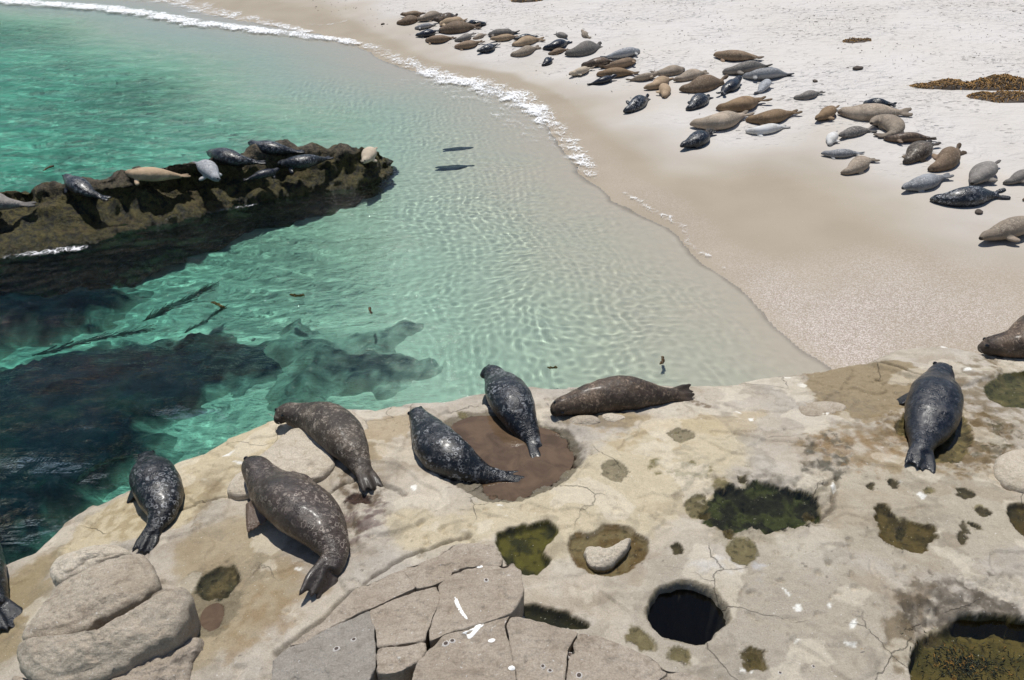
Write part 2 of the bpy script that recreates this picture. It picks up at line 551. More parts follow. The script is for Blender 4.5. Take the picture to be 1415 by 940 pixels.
# white guano splashes
rs = random.Random(5)
for i, (x, y, rx, ry, ro) in enumerate([(335, 620, 20, 2.5, .35), (410, 633, 14, 4, .3), (1148, 688, 5, 5, .6), (1268, 702, 8, 4, .4), (1239, 680, 3, 2, 0),
        (1102, 842, 5, 6, .3), (1146, 838, 3, 6, -.4), (1178, 865, 4, 9, .5), (1086, 820, 2, 8, -.8), (1173, 896, 8, 3, 0), (1030, 930, 9, 2, 0),
        (1101, 889, 4, 1.5, 0), (60, 735, 9, 3, -.4), (310, 602, 9, 3, -.3), (330, 655, 6, 3, 0), (572, 671, 5, 4, 0), (690, 706, 4, 2, 0),
        (410, 780, 7, 3, 0), (1305, 477, 6, 3, 0), (1090, 512, 5, 2, 0), (1110, 527, 6, 4, 0), (1237, 765, 5, 2, .2), (1335, 517, 6, 3, 0),
        (1140, 572, 5, 4, 0), (885, 760, 12, 5, .4), (1020, 570, 5, 2, .5), (865, 542, 4, 2, 0), (1036, 583, 4, 2, 0), (1215, 630, 4, 2, 0)]):
    stain(ell(x, y, rx, ry, 10, ro), C(238, 236, 230), .8 if y < 800 else .97, .012, .95, .03, 14, 400 + i)
stain([(1000, 765), (1060, 770), (1060, 790), (1000, 800), (960, 790), (950, 770)], C(205, 205, 208), .97, .08, .7, .15, 5, 23, .15)
stain([(1060, 740), (1130, 740), (1180, 760), (1150, 790), (1090, 785)], C(206, 198, 182), .97, .1, .5, .1, 4, 24)
# small dark flecks and barnacle scars
fl = fbm(LX * 13, LY * 13, 2, 171)
lay(sstep(.52, .62, fl) * sstep(0, .4, fbm(LX * .9, LY * .9, 2, 181)) * .7, C(70, 62, 52))

sx = fbm(LX * .9 + 4, LY * 1.1, 5, 191)
lay(sstep(.10, .135, sx) * .28 * sstep(-.3, .4, fbm(LX * 3, LY * 3, 3, 193)), C(132, 112, 84))
sx = fbm(LX * 1.5 + 9, LY * 1.4, 5, 195)
lay(sstep(.2, .225, sx) * .3 * sstep(-.4, .3, fbm(LX * 6, LY * 6, 3, 197)), C(112, 104, 90))
sx = fbm(LX * 1.2 - 9, LY * 1.3, 5, 198)
lay(sstep(.2, .26, sx) * .4, C(222, 212, 194))
# pools: (name, polygon, rim z guess, depth, water drop, floor colour, rim colour, seed, warp, edge softness)
POOLS = []
def pool(pts, z, depth, below, floor, rim, seed, warp=.04, soft=.10, wscale=5, rimw=.05, brk=0, mat=None, name=None, label=None, floorn=None, bumps=0.0, inner=.0, cliff=.12):
    global LZ, ALB
    poly = pxpoly(pts, z)
    sl, d = local_sdf(poly, .35, warp, wscale, seed)
    X, Y = LX[sl], LY[sl]
    ring = (d > -.09) & (d < .0)
    zr = np.percentile(LZ[sl][ring], 35) if ring.any() else z
    lv_ = sstep(-.28, -.01, d) * .9
    LZ[sl] = LZ[sl] * (1 - lv_) + (zr + .25 * (LZ[sl] - zr)) * lv_
    m = cliff * sstep(-.006, .012, d) + (1 - cliff) * sstep(-.006, soft, d)
    f = depth * (1 + .25 * fbm(X * 3, Y * 3, 3, seed + 7))
    LZ[sl] = LZ[sl] * (1 - m) + (np.minimum(LZ[sl], zr) - f + bumps * fbm(X * 7, Y * 7, 3, seed + 9)) * m
    rm = (sstep(-rimw * .6, .0, d) * .5)
    rm = rm * sstep(-.5, .1, fbm(X * 5, Y * 5, 3, seed + 3))
    ALB[sl] = ALB[sl] * (1 - rm[..., None]) + rim * rm[..., None]
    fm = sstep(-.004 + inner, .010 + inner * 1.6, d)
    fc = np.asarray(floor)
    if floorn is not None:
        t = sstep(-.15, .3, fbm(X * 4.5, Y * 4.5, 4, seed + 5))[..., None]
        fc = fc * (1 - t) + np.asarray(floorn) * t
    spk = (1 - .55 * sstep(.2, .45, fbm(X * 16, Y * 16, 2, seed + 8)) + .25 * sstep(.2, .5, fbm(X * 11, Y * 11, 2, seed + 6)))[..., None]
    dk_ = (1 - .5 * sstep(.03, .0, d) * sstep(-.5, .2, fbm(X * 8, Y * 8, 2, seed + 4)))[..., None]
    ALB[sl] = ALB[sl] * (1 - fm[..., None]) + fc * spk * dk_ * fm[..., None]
    if mat:
        POOLS.append((poly, zr - below, mat, name, label))
    return zr

MUD_PTS = [(618, 592), (640, 578), (668, 574), (700, 578), (740, 590), (768, 596), (788, 612), (795, 632), (788, 652), (768, 668), (738, 684),
           (705, 696), (682, 694), (664, 680), (640, 660), (622, 630)]
BASIN = [(598, 585), (640, 566), (690, 562), (735, 580), (772, 588), (798, 606), (806, 632), (800, 655), (778, 674), (742, 692), (706, 703), (676, 701), (650, 690), (610, 660), (590, 620)]
poly_ = pxpoly(BASIN, .76)
sl_, d_ = local_sdf(poly_, .3, .05, 5, 888)
LZ[sl_] -= .05 * sstep(-.015, .03, d_)
ALB[sl_] = ALB[sl_] * (1 - .75 * sstep(-.01, .02, d_)[..., None]) + C(86, 78, 60) * .75 * sstep(-.01, .02, d_)[..., None]
pool(MUD_PTS, .72, .10, .012, C(84, 68, 52), C(84, 78, 62), 1, .09, .09, 6, .05, mat='mud', name='muddy_pool_water')
pool([(975, 690), (1000, 668), (1022, 674), (1040, 662), (1075, 672), (1110, 675), (1140, 700), (1128, 716), (1100, 725), (1078, 735), (1040, 732), (1010, 738), (985, 725), (962, 712)],
     .95, .10, .018, C(34, 36, 24), C(58, 54, 42), 2, .07, .05, 7, .05, mat='clear', name='tide_pool_water', floorn=C(70, 78, 44), bumps=.05)
pool([(682, 742), (700, 732), (730, 730), (745, 722), (770, 726), (772, 742), (760, 752), (752, 765), (765, 782), (748, 792), (735, 803), (705, 792), (690, 770)],
     .86, .09, .014, C(96, 92, 38), C(96, 88, 62), 3, .03, .05, 6, .02, mat='clear', name='tide_pool_water', floorn=C(54, 54, 26))
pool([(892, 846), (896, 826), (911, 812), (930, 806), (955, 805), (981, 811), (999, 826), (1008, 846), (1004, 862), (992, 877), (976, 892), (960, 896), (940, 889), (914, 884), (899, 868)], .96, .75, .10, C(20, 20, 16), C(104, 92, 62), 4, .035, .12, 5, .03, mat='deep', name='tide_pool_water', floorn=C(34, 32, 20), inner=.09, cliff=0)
pool([(782, 750), (795, 738), (815, 742), (830, 727), (865, 730), (880, 742), (898, 748), (897, 765), (880, 785), (850, 801), (815, 795), (788, 782)],
     .9, .045, .010, C(136, 122, 94), C(146, 136, 114), 5, .03, .06, 6, .03, mat='clear', name='tide_pool_water', floorn=C(116, 96, 64))
pool([(1255, 905), (1268, 878), (1300, 862), (1335, 852), (1380, 855), (1440, 862), (1520, 880), (1540, 1010), (1280, 1010), (1250, 950)],
     .95, .22, .085, C(104, 92, 50), C(70, 60, 40), 6, .04, .05, 5, .02, mat='clear', name='tide_pool_water', floorn=C(82, 76, 38))
pool([(1207, 700), (1222, 695), (1235, 712), (1262, 722), (1290, 728), (1293, 745), (1280, 764), (1255, 765), (1225, 752), (1212, 728)],
     .97, .06, .014, C(104, 90, 56), C(120, 108, 82), 7, .05, .05, 7, .03, mat='clear', name='tide_pool_water', floorn=C(76, 66, 40))
pool([(1355, 535), (1385, 515), (1430, 508), (1480, 515), (1490, 560), (1420, 566), (1380, 560)],
     .9, .07, .016, C(88, 86, 54), C(96, 88, 64), 8, .05, .1, 5, .03, mat='clear', name='tide_pool_water', floorn=C(112, 104, 72))
pool([(715, 838), (735, 832), (770, 842), (800, 852), (820, 866), (800, 874), (750, 866), (722, 855)],
     .92, .08, .02, C(60, 56, 28), C(80, 74, 54), 9, .03, .05, 6, .03, mat='clear', name='tide_pool_water', floorn=C(34, 34, 18))
pool([(281, 842), (305, 832), (312, 850), (305, 872), (285, 876), (276, 862)], .62, .06, .014, C(92, 66, 44), C(96, 88, 70), 10, .02, .04, 6, .02,
     mat='mud', name='muddy_pool_water')
pool([(270, 800), (300, 780), (328, 778), (333, 800), (312, 826), (285, 832), (272, 820)], .62, .05, .012, C(74, 70, 52), C(98, 92, 74), 11, .05, .05, 8, .03,
     mat='clear', name='tide_pool_water', floorn=C(110, 98, 72), bumps=.06)
pool([(1240, 580), (1255, 572), (1320, 570), (1345, 590), (1340, 640), (1290, 650), (1252, 605), (1230, 600)], .88, .05, .014, C(132, 118, 84), C(130, 104, 66), 12, .06, .08, 6, .04,
     mat='clear', name='tide_pool_water', floorn=C(98, 86, 60))
pool([(1387, 703), (1410, 695), (1450, 705), (1450, 750), (1415, 748), (1396, 730)], 1.0, .07, .014, C(92, 78, 44), C(110, 98, 70), 13, .03, .05, 6, .03,
     mat='clear', name='tide_pool_water', floorn=C(66, 58, 34))
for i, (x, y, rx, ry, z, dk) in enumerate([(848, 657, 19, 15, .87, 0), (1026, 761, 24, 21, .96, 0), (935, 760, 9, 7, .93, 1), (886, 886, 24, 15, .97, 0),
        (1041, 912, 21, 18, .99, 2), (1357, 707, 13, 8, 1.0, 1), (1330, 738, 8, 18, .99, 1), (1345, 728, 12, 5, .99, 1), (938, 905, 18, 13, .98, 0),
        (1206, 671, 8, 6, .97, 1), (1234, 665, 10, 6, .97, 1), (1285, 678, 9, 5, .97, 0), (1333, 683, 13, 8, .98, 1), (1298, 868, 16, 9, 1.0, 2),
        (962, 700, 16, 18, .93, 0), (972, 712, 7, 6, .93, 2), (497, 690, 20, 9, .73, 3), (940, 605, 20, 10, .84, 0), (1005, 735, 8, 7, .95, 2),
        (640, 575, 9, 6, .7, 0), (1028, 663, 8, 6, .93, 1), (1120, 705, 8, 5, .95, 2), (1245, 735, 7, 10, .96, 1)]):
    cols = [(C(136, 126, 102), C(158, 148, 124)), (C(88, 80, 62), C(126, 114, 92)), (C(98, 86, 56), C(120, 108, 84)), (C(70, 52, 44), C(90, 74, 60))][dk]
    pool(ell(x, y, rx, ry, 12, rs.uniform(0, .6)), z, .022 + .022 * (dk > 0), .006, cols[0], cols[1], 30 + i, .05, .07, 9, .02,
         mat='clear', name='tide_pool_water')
def erode(pts, z, amp, seed, scale=9):
    poly = pxpoly(pts, z)
    sl, d = local_sdf(poly, .3, .15, 4, seed)
    if d.size == 0: return
    m = sstep(-.15, .15, d)
    LZ[sl] += amp * m * (fbm(LX[sl] * scale, LY[sl] * scale, 4, seed + 2, .6) - .25 * np.abs(fbm(LX[sl] * scale * .6, LY[sl] * scale * .6, 3, seed + 4)))
erode([(1236, 545), (1400, 560), (1415, 650), (1290, 660), (1190, 620)], .9, .035, 501)
erode([(1095, 595), (1180, 595), (1180, 665), (1110, 665)], .92, .035, 502)
erode([(955, 655), (1145, 655), (1145, 745), (955, 745)], .95, .05, 503, 8)
erode([(1230, 800), (1420, 795), (1420, 865), (1235, 880)], 1.0, .045, 504)
erode([(880, 615), (1010, 645), (1015, 690), (890, 655)], .9, .03, 505)
erode([(460, 640), (540, 650), (545, 710), (470, 770)], .72, .035, 506)
erode([(250, 780), (340, 775), (335, 885), (265, 890)], .62, .035, 507)
erode([(580, 565), (805, 580), (805, 660), (700, 705), (570, 650)], .76, .05, 508, 5)
erode([(1090, 500), (1200, 490), (1290, 560), (1130, 600)], .8, .02, 509)
erode([(1180, 690), (1300, 690), (1300, 770), (1190, 760)], .97, .02, 510)
def raise_(pts, z, h, seed, soft=.03):
    poly = pxpoly(pts, z)
    sl, d = local_sdf(poly, .3, .05, 5, seed)
    if d.size: LZ[sl] += h * sstep(-soft, soft, d)
raise_([(1200, 496), (1220, 485), (1248, 470), (1300, 466), (1338, 476), (1368, 497), (1382, 524), (1362, 531), (1333, 540), (1306, 537), (1280, 532), (1238, 513)], .82, .045, 601)
raise_([(620, 700), (780, 680), (850, 600), (1000, 560), (1080, 600), (960, 650), (900, 760), (760, 820), (640, 740)], .88, .02, 602)
raise_([(1000, 800), (1180, 740), (1230, 830), (1215, 960), (1000, 960)], .98, .025, 603)
raise_([(440, 610), (560, 565), (640, 560), (560, 600), (540, 690), (620, 720), (520, 760), (470, 700)], .7, .03, 604)
raise_([(100, 745), (240, 690), (330, 690), (300, 740), (180, 760)], .42, .03, 605)
raise_([(960, 530), (1110, 512), (1190, 500), (1150, 560), (1060, 580), (980, 560)], .72, .025, 606)
# cracks across the ledge
def crack(pts, z, w=.012, depth=.05, seed=0):
    global LZ
    p = np.array([at_z(x, y, z)[:2] for x, y in pts])
    lo, hi = p.min(0) - .2, p.max(0) + .2
    i0, i1 = np.searchsorted(lxs, [lo[0], hi[0]]); j0, j1 = np.searchsorted(lys, [lo[1], hi[1]])
    sl = (slice(j0, j1), slice(i0, i1))
    X, Y = LX[sl], LY[sl]
    d = seg_dist(X + .04 * fbm(X * 5, Y * 5, 3, seed), Y + .04 * fbm(X * 5, Y * 5, 3, seed + 50), p)
    m = np.exp(-(d / w) ** 2)
    LZ[sl] -= depth * m
    ALB[sl] *= (1 - .45 * m[..., None])
crack([(1140, 668), (1158, 655), (1150, 700), (1130, 715)], .96, .02, .05, 1)
crack([(380, 900), (470, 830), (560, 770), (650, 745)], .82, .02, .06, 2)
crack([(240, 700), (330, 680), (400, 720)], .55, .012, .03, 3)
crack([(1195, 494), (1240, 515), (1300, 545)], .74, .02, .06, 4)
crack([(430, 690), (500, 660), (560, 690)], .7, .02, .04, 5)

def make_ledge_mat():
    k = NT('ledge_rock')
    pos = k.pos()
    a = k.attr('albedo').outputs['Color']
    m1 = k.noise(14, 6, .65, pos)
    m2 = k.noise(70, 4, .7, pos)
    m3 = k.noise(300, 2, .6, pos)
    c = k.mix(.28, a, k.mix(k.rng(m1, .25, .75), (.66, .63, .6), (1.22, 1.2, 1.18)), 'MULTIPLY')
    c = k.mix(.42, c, k.mix(k.rng(m2, .25, .75), (.66, .63, .6), (1.3, 1.3, 1.3)), 'MULTIPLY')
    c = k.mix(k.rng(m3, .62, .70, 0, .5), c, (.10, .085, .07))
    pv = k.vor(42, pos)
    pits = k.math('MULTIPLY', k.rng(pv, .15, .07), k.rng(k.noise(1.3, 3, .6, pos), .46, .6))
    c = k.mix(k.math('MULTIPLY', pits, .75), c, (.07, .06, .045))
    sp = k.noise(38, 3, .6, pos)
    c = k.mix(k.rng(sp, .66, .75, 0, .5), c, (.12, .10, .075))
    sp2 = k.noise(46, 2, .5, pos, .5)
    c = k.mix(k.rng(sp2, .70, .76, 0, .55), c, (.72, .70, .66))
    fw_ = k.n('TexNoise'); fw_.inputs['Scale'].default_value = 3; fw_.inputs['Detail'].default_value = 4; k.l(pos, fw_.inputs['Vector'])
    fs_ = k.n('VectorMath', operation='SCALE'); fs_.inputs['Scale'].default_value = .28; k.l(fw_.outputs['Color'], fs_.inputs[0])
    fa_ = k.n('VectorMath', operation='ADD'); k.l(pos, fa_.inputs[0]); k.l(fs_.outputs[0], fa_.inputs[1])
    fe_ = k.vor(.9, fa_.outputs[0], 'DISTANCE_TO_EDGE')
    crk = k.math('MULTIPLY', k.rng(fe_, .006, .0), k.rng(k.noise(.8, 2, .5, pos), .54, .64))
    c = k.mix(k.math('MULTIPLY', crk, .5), c, (.10, .085, .065))
    inv = k.math('SUBTRACT', 1.0, crk)
    n1_ = k.bump(m1, .025, .4, k.bump(inv, .02, 1.0))
    n2_ = k.bump(m2, .016, .7, n1_)
    n3_ = k.bump(m3, .006, .8, n2_)
    return k.surf(k.bsdf(c, .82, n3_, .3))
MAT_LEDGE = make_ledge_mat()
keep = LD > -.75
lf = grid_faces(len(lys), len(lxs))
lf = lf[keep.ravel()[lf].all(1)]
used = np.zeros(LX.size, bool); used[lf.ravel()] = True
remap = np.cumsum(used) - 1
lv = np.stack([LX, LY, LZ], -1).reshape(-1, 3)[used]
ledge_me = mesh_np('rock_ledge', lv, remap[lf])
attr_c(ledge_me, 'albedo', ALB.reshape(-1, 3)[used] * np.array([.95, .96, .955]))
ledge = obj('rock_ledge', ledge_me, MAT_LEDGE)
tag(ledge, kind='structure')
ledge.cycles.is_caustics_receiver = True
LZs = np.where(keep, LZ, -5)

# ------------------------------------------------------------------ pool water
def make_water(name, tint=None, attr=False, rough=0.0, mud=None):
    k = NT(name)
    if mud:
        pos = k.pos()
        nz = k.noise(4, 5, .6, pos, .8)
        c = k.mix(k.rng(nz, .3, .7), mud[0], mud[1])
        nb = k.bump(k.noise(8, 3, .5, pos), .03, .15)
        return k.surf(k.bsdf(c, .06, nb, .5))
    g = k.n('BsdfGlass')
    g.inputs['IOR'].default_value = 1.333
    g.inputs['Roughness'].default_value = rough
    if attr:
        k.l(k.attr('tint').outputs['Color'], g.inputs['Color'])
    elif tint:
        g.inputs['Color'].default_value = (*tint, 1)
    k.l(g.outputs[0], k.out.inputs[0])
    return k.m

def make_pool_clear(nm='pool_water', tint=(.86, .86, .78), bmp=.12):
    k = NT(nm)
    pos = k.pos()
    nb = k.bump(k.noise(11, 3, .5, pos), .02, bmp)
    fr = k.n('Fresnel'); fr.inputs['IOR'].default_value = 1.33; k.l(nb, fr.inputs['Normal'])
    tr = k.n('BsdfTransparent'); tr.inputs[0].default_value = (*tint, 1)
    gl = k.n('BsdfGlossy'); gl.inputs['Roughness'].default_value = .04; k.l(nb, gl.inputs['Normal'])
    mx = k.n('MixShader'); k.l(fr.outputs[0], mx.inputs[0]); k.l(tr.outputs[0], mx.inputs[1]); k.l(gl.outputs[0], mx.inputs[2])
    k.l(mx.outputs[0], k.out.inputs[0])
    return k.m
MAT_POOL = make_pool_clear()
MAT_DEEP = make_pool_clear('deep_pool_water', (.30, .31, .30), .5)
MAT_MUD = make_water('muddy_water', mud=((.075, .048, .028), (.125, .082, .05)))

def sheet(poly, z, step=None):
    n = len(poly)
    if np.sum(poly[:, 0] * np.roll(poly[:, 1], -1) - np.roll(poly[:, 0], -1) * poly[:, 1]) < 0: poly = poly[::-1]
    c = poly.mean(0)
    rings = [1.0, .75, .5, .25]
    v = []
    for s in rings:
        q = c + (poly - c) * s
        v.append(np.c_[q, np.full(n, z)])
    v.append(np.array([[c[0], c[1], z]]))
    v = np.vstack(v)
    f = []
    for r in range(len(rings) - 1):
        for i in range(n):
            f.append((r * n + i, r * n + (i + 1) % n, (r + 1) * n + (i + 1) % n, (r + 1) * n + i))
    b = (len(rings) - 1) * n
    t = [(b + i, b + (i + 1) % n, len(rings) * n) for i in range(n)]
    return v, [np.array(f), np.array(t)]

for poly, z, mt, nm, lb in POOLS:
    v, f = sheet(resample(poly, 48), z)
    o = obj(nm, mesh_np(nm, v, f), {'mud': MAT_MUD, 'deep': MAT_DEEP}.get(mt, MAT_POOL))
    tag(o, kind='structure')

# ------------------------------------------------------------------ SEA
def make_sea():
    ys = np.concatenate([[-30, -5], np.arange(4.4, 8, .09), axis(8.0, 17, .030, .032), axis(17.04, 23, .036, .06), axis(23.1, 50, .07, .15), [53, 58, 66, 80, 110, 140]])
    xs = np.concatenate([[-480, -250, -120, -60, -40], axis(-31, -7, .11, .06), np.arange(-6.95, -2.4, .045), np.arange(-2.4, 8.4, .030), [8.6, 10]])
    X, Y = np.meshgrid(xs, ys)
    bz = bilin(bxs, bys, BZ, X.ravel(), Y.ravel()).reshape(X.shape)
    dep = np.maximum(-bz, 0)
    rg = np.random.default_rng(12)
    Z = np.zeros(X.shape)
    rough = .12 + .88 * sstep(.3, 1.5, dep)
    gust = .72 + .5 * np.clip(.5 + fbm(X * .16, Y * .22, 3, 431), 0, 1)
    wx_, wy_ = .35 * fbm(X * .35, Y * .35, 2, 401), .35 * fbm(X * .35, Y * .35, 2, 411)
    Xw, Yw = X + wx_, Y + wy_
    def waves(n_, k0, k1, amp, mean, sd):
        W = np.zeros(X.shape)
        for i in range(n_):
            a = rg.normal(mean, sd) if sd else rg.uniform(0, 6.28)
            k = k0 * (k1 / k0) ** rg.random()
            W += amp / k * np.sin(k * (Xw * math.cos(a) + Yw * math.sin(a)) + rg.uniform(0, 6.28))
        return W
    Z += rough * gust * waves(26, 2.5, 9.0, .013, R(70), .5)        # wind chop
    Z += rough * gust * waves(26, 9, 26, .008, R(70), .7)           # short steep wavelets
    calm = 1 - .78 * sstep(.25, 1.0, dep)
    Z += calm * (.7 + .6 * np.clip(.5 + fbm(X * .5, Y * .5, 2, 441), 0, 1)) * waves(40, 16, 50, .017, R(75), 1.3)   # small ripples of the shallows
    Z += .012 * fbm(X * .5, Y * .5, 2, 421) * sstep(0, .6, dep)
    Z = Z * (.25 + .75 * sstep(-.02, .10, dep))
    far = (np.abs(X) > 33) | (Y > 52) | (Y < 4)
    Z = np.where(far, 0, Z)
    tint = np.exp(-dep[..., None] * np.array([.36, .0, .022]))
    f_ = grid_faces(len(ys), len(xs))
    f_ = f_[(-bz.ravel()[f_] > .016).all(1)]
    us_ = np.zeros(X.size, bool); us_[f_.ravel()] = True
    rm_ = np.cumsum(us_) - 1
    me = mesh_np('sea', np.stack([X, Y, Z], -1).reshape(-1, 3)[us_], rm_[f_])
    attr_c(me, 'tint', tint.reshape(-1, 3)[us_])
    attr_f(me, 'chop', (rough * gust).ravel()[us_])
    k = NT('sea_water')
    pos = k.pos()
    mp = k.n('Mapping'); mp.inputs['Rotation'].default_value = (0, 0, R(-14)); mp.inputs['Scale'].default_value = (.55, 1.5, 1); k.l(pos, mp.inputs[0])
    w1 = k.noise(3.2, 4, .6, mp.outputs[0], .6)
    w2 = k.noise(14, 3, .6, mp.outputs[0], .4)
    ch = k.attr('chop').outputs['Fac']
    h = k.math('ADD', w1, k.math('MULTIPLY', w2, .36))
    nb = k.bump(k.math('MULTIPLY', h, k.math('MULTIPLY', ch, ch)), .26, 1.0)
    rf = k.n('BsdfRefraction'); rf.inputs['IOR'].default_value = 1.333; rf.inputs['Roughness'].default_value = 0
    k.l(k.attr('tint').outputs['Color'], rf.inputs['Color'])
    gl = k.n('BsdfGlossy'); gl.inputs['Roughness'].default_value = .05; k.l(nb, gl.inputs['Normal'])
    fr = k.n('Fresnel'); fr.inputs['IOR'].default_value = 1.333; k.l(nb, fr.inputs['Normal'])
    mx = k.n('MixShader'); k.l(fr.outputs[0], mx.inputs[0]); k.l(rf.outputs[0], mx.inputs[1]); k.l(gl.outputs[0], mx.inputs[2])
    k.l(mx.outputs[0], k.out.inputs[0])
    o = obj('sea', me, k.m)
    o.cycles.is_caustics_caster = True
    tag(o, kind='structure')
    return o
make_sea()

# ------------------------------------------------------------------ STONES
BVHB = []
def add_bvh(V, F):
    BVHB.append((BVHTree.FromPolygons(V.tolist(), F), V.min(0), V.max(0)))

def make_stone_mat(name, c1, c2, c3, lich=.0, pits=.3):
    k = NT(name)
    pos = k.pos()
    oi = k.n('ObjectInfo').outputs['Random']
    a = k.noise(2.2, 5, .6, pos)
    b = k.noise(11, 5, .65, pos)
    d = k.noise(65, 4, .7, pos)
    e = k.noise(240, 2, .6, pos)
    c = k.mix(k.rng(a, .3, .7), c1, c2)
    c = k.mix(k.rng(b, .45, .75, 0, .75), c, c3)
    c = k.mix(k.rng(oi, 0, 1, 0, .3), c, c2)
    c = k.mix(.5, c, k.mix(k.rng(d, .28, .72), (.62, .59, .55), (1.3, 1.3, 1.3)), 'MULTIPLY')
    c = k.mix(k.rng(e, .60, .70, 0, .6), c, (.07, .06, .05))
    sp = k.noise(30, 3, .5, pos, .4)
    c = k.mix(k.rng(sp, .68, .73, 0, .6), c, (.66, .64, .6))
    vv = k.vor(55, pos)
    # weathered bedding: fine noise drawn out along the bed
    mp = k.n('Mapping'); mp.inputs['Rotation'].default_value = (0, 0, .5); mp.inputs['Scale'].default_value = (3, 16, 16); k.l(pos, mp.inputs[0])
    bed = k.noise(1.0, 4, .6, mp.outputs[0])
    c = k.mix(k.rng(bed, .55, .72, 0, .4), c, c3)
    fw_ = k.n('TexNoise'); fw_.inputs['Scale'].default_value = 3; fw_.inputs['Detail'].default_value = 4; k.l(pos, fw_.inputs['Vector'])
    fs_ = k.n('VectorMath', operation='SCALE'); fs_.inputs['Scale'].default_value = .28; k.l(fw_.outputs['Color'], fs_.inputs[0])
    fa_ = k.n('VectorMath', operation='ADD'); k.l(pos, fa_.inputs[0]); k.l(fs_.outputs[0], fa_.inputs[1])
    fe_ = k.vor(.9, fa_.outputs[0], 'DISTANCE_TO_EDGE')
    crk = k.math('MULTIPLY', k.rng(fe_, .008, .0), k.rng(k.noise(1.1, 2, .5, pos), .58, .66))
    c = k.mix(k.math('MULTIPLY', crk, .65), c, (.06, .05, .04))
    inv = k.math('SUBTRACT', 1.0, crk)
    n1_ = k.bump(b, .045, .6, k.bump(bed, .04, .4, k.bump(inv, .03, 1.0)))
    n2_ = k.bump(d, .012, .6, n1_)
    n3_ = k.bump(e, .007, .8, n2_)
    return k.surf(k.bsdf(c, .88, n3_, .2))
MAT_ST_TAN = make_stone_mat('tan_sandstone', (.37, .315, .245), (.45, .395, .32), (.24, .195, .145))
MAT_ST_GREY = make_stone_mat('grey_sandstone', (.335, .28, .22), (.41, .355, .29), (.21, .168, .126))
MAT_ST_SLATE = make_stone_mat('slate_sandstone', (.27, .245, .21), (.32, .295, .26), (.18, .158, .13))
MAT_ST_PALE = make_stone_mat('pale_sandstone', (.48, .42, .33), (.56, .50, .41), (.36, .30, .22))

def stone_mesh(name, pts, zbot, rnd=.08, crown=.03, seed=0, wob=.018, warp=0.0, n=168, rings=34, amp=.022, ch=1, gap=0.0):
    P = np.array([at_z(x, y, z) for x, y, z in pts])
    if warp:
        P = np.vstack([P[i] + (P[(i + 1) % len(P)] - P[i]) * t for i in range(len(P)) for t in (0, .25, .5, .75)]).reshape(-1, 3)
        P[:, 0] += warp * fbm(P[:, 0] * 3.5, P[:, 1] * 3.5, 3, 777)
        P[:, 1] += warp * fbm(P[:, 0] * 3.5 + 9, P[:, 1] * 3.5, 3, 787)
    nxt, prv = np.roll(P, -1, 0), np.roll(P, 1, 0)
    ln_, lp_ = np.linalg.norm(nxt - P, axis=1)[:, None], np.linalg.norm(prv - P, axis=1)[:, None]
    P = np.stack([P + (prv - P) * np.minimum(.3, .05 * ch / lp_), P + (nxt - P) * np.minimum(.3, .05 * ch / ln_)], 1).reshape(-1, 3)
    P = chaikin(P, True, 1)
    P = resample(P, n)
    # smooth height field of the rim: best-fit plane plus rim residue
    A = np.c_[P[:, :2], np.ones(len(P))]
    pl, *_ = np.linalg.lstsq(A, P[:, 2], rcond=None)
    c2 = P[:, :2].mean(0)
    rad = np.linalg.norm(P[:, :2] - c2, axis=1)
    # outward wobble
    ang = np.arange(n)
    for i in range(n):
        w = mnoise.fractal(Vector((P[i, 0] * 3, P[i, 1] * 3, seed * 3.1)), 1.0, 2.0, 3)
        s = 1 - gap / rad[i] + wob * w / rad[i]
        P[i, :2] = c2 + (P[i, :2] - c2) * s
    prof = [(0.0, None), (0.0, -2.2 * rnd), (0.0, -1.1 * rnd), (.06 * rnd, -.66 * rnd), (.25 * rnd, -.34 * rnd), (.55 * rnd, -.12 * rnd), (rnd, -.02 * rnd)]
    V = []
    rim_plane = P[:, :2] @ pl[:2] + pl[2]
    for ins, dz in prof:
        s = 1 - ins / rad
        q = c2 + (P[:, :2] - c2) * s[:, None]
        z = np.full(n, zbot) if dz is None else rim_plane + dz
        V.append(np.c_[q, z])
    s_in = np.linspace(1, 0, rings + 1)[1:-1]
    s0 = 1 - rnd / rad
    for s in s_in:
        q = c2 + (P[:, :2] - c2) * (s0 * s)[:, None]
        z = q @ pl[:2] + pl[2] + crown * (1 - s * s)
        V.append(np.c_[q, z])
    V.append(np.array([[c2[0], c2[1], c2 @ pl[:2] + pl[2] + crown]]))
    nr = len(prof) + len(s_in)
    V = np.vstack(V)
    i = np.arange(nr * n).reshape(nr, n)
    j = np.roll(i, -1, 1)
    F = np.stack([i[:-1], j[:-1], j[1:], i[1:]], -1).reshape(-1, 4)
    T = np.stack([i[-1], j[-1], np.full(n, nr * n)], -1)
    # displacement
    nrm = np.zeros_like(V); nrm[:, 2] = 1
    out = np.c_[(V[:, :2] - c2), np.zeros(len(V))]
    out /= (np.linalg.norm(out, axis=1)[:, None] + 1e-9)
    k = np.zeros(len(V)); k[:4 * n] = 1; k[4 * n:6 * n] = .5
    nrm = nrm * (1 - k[:, None]) + out * k[:, None]
    for q in range(n, len(V)):
        v = Vector(V[q])
        d = amp * .6 * mnoise.fractal(v * 2.6 + Vector((seed, 0, 0)), 1.0, 2.0, 4) + amp * .25 * mnoise.fractal(v * 12 + Vector((seed, 0, 3)), .7, 2.0, 3) + amp * .5 * (.35 - abs(mnoise.fractal(v * 7 + Vector((0, seed, 0)), .8, 2.0, 4)))
        pit = mnoise.noise(v * 7 + Vector((seed, 5, 0)))
        if pit > .40: d -= (pit - .40) * .09
        V[q] += nrm[q] * d
    return V, [F, T]

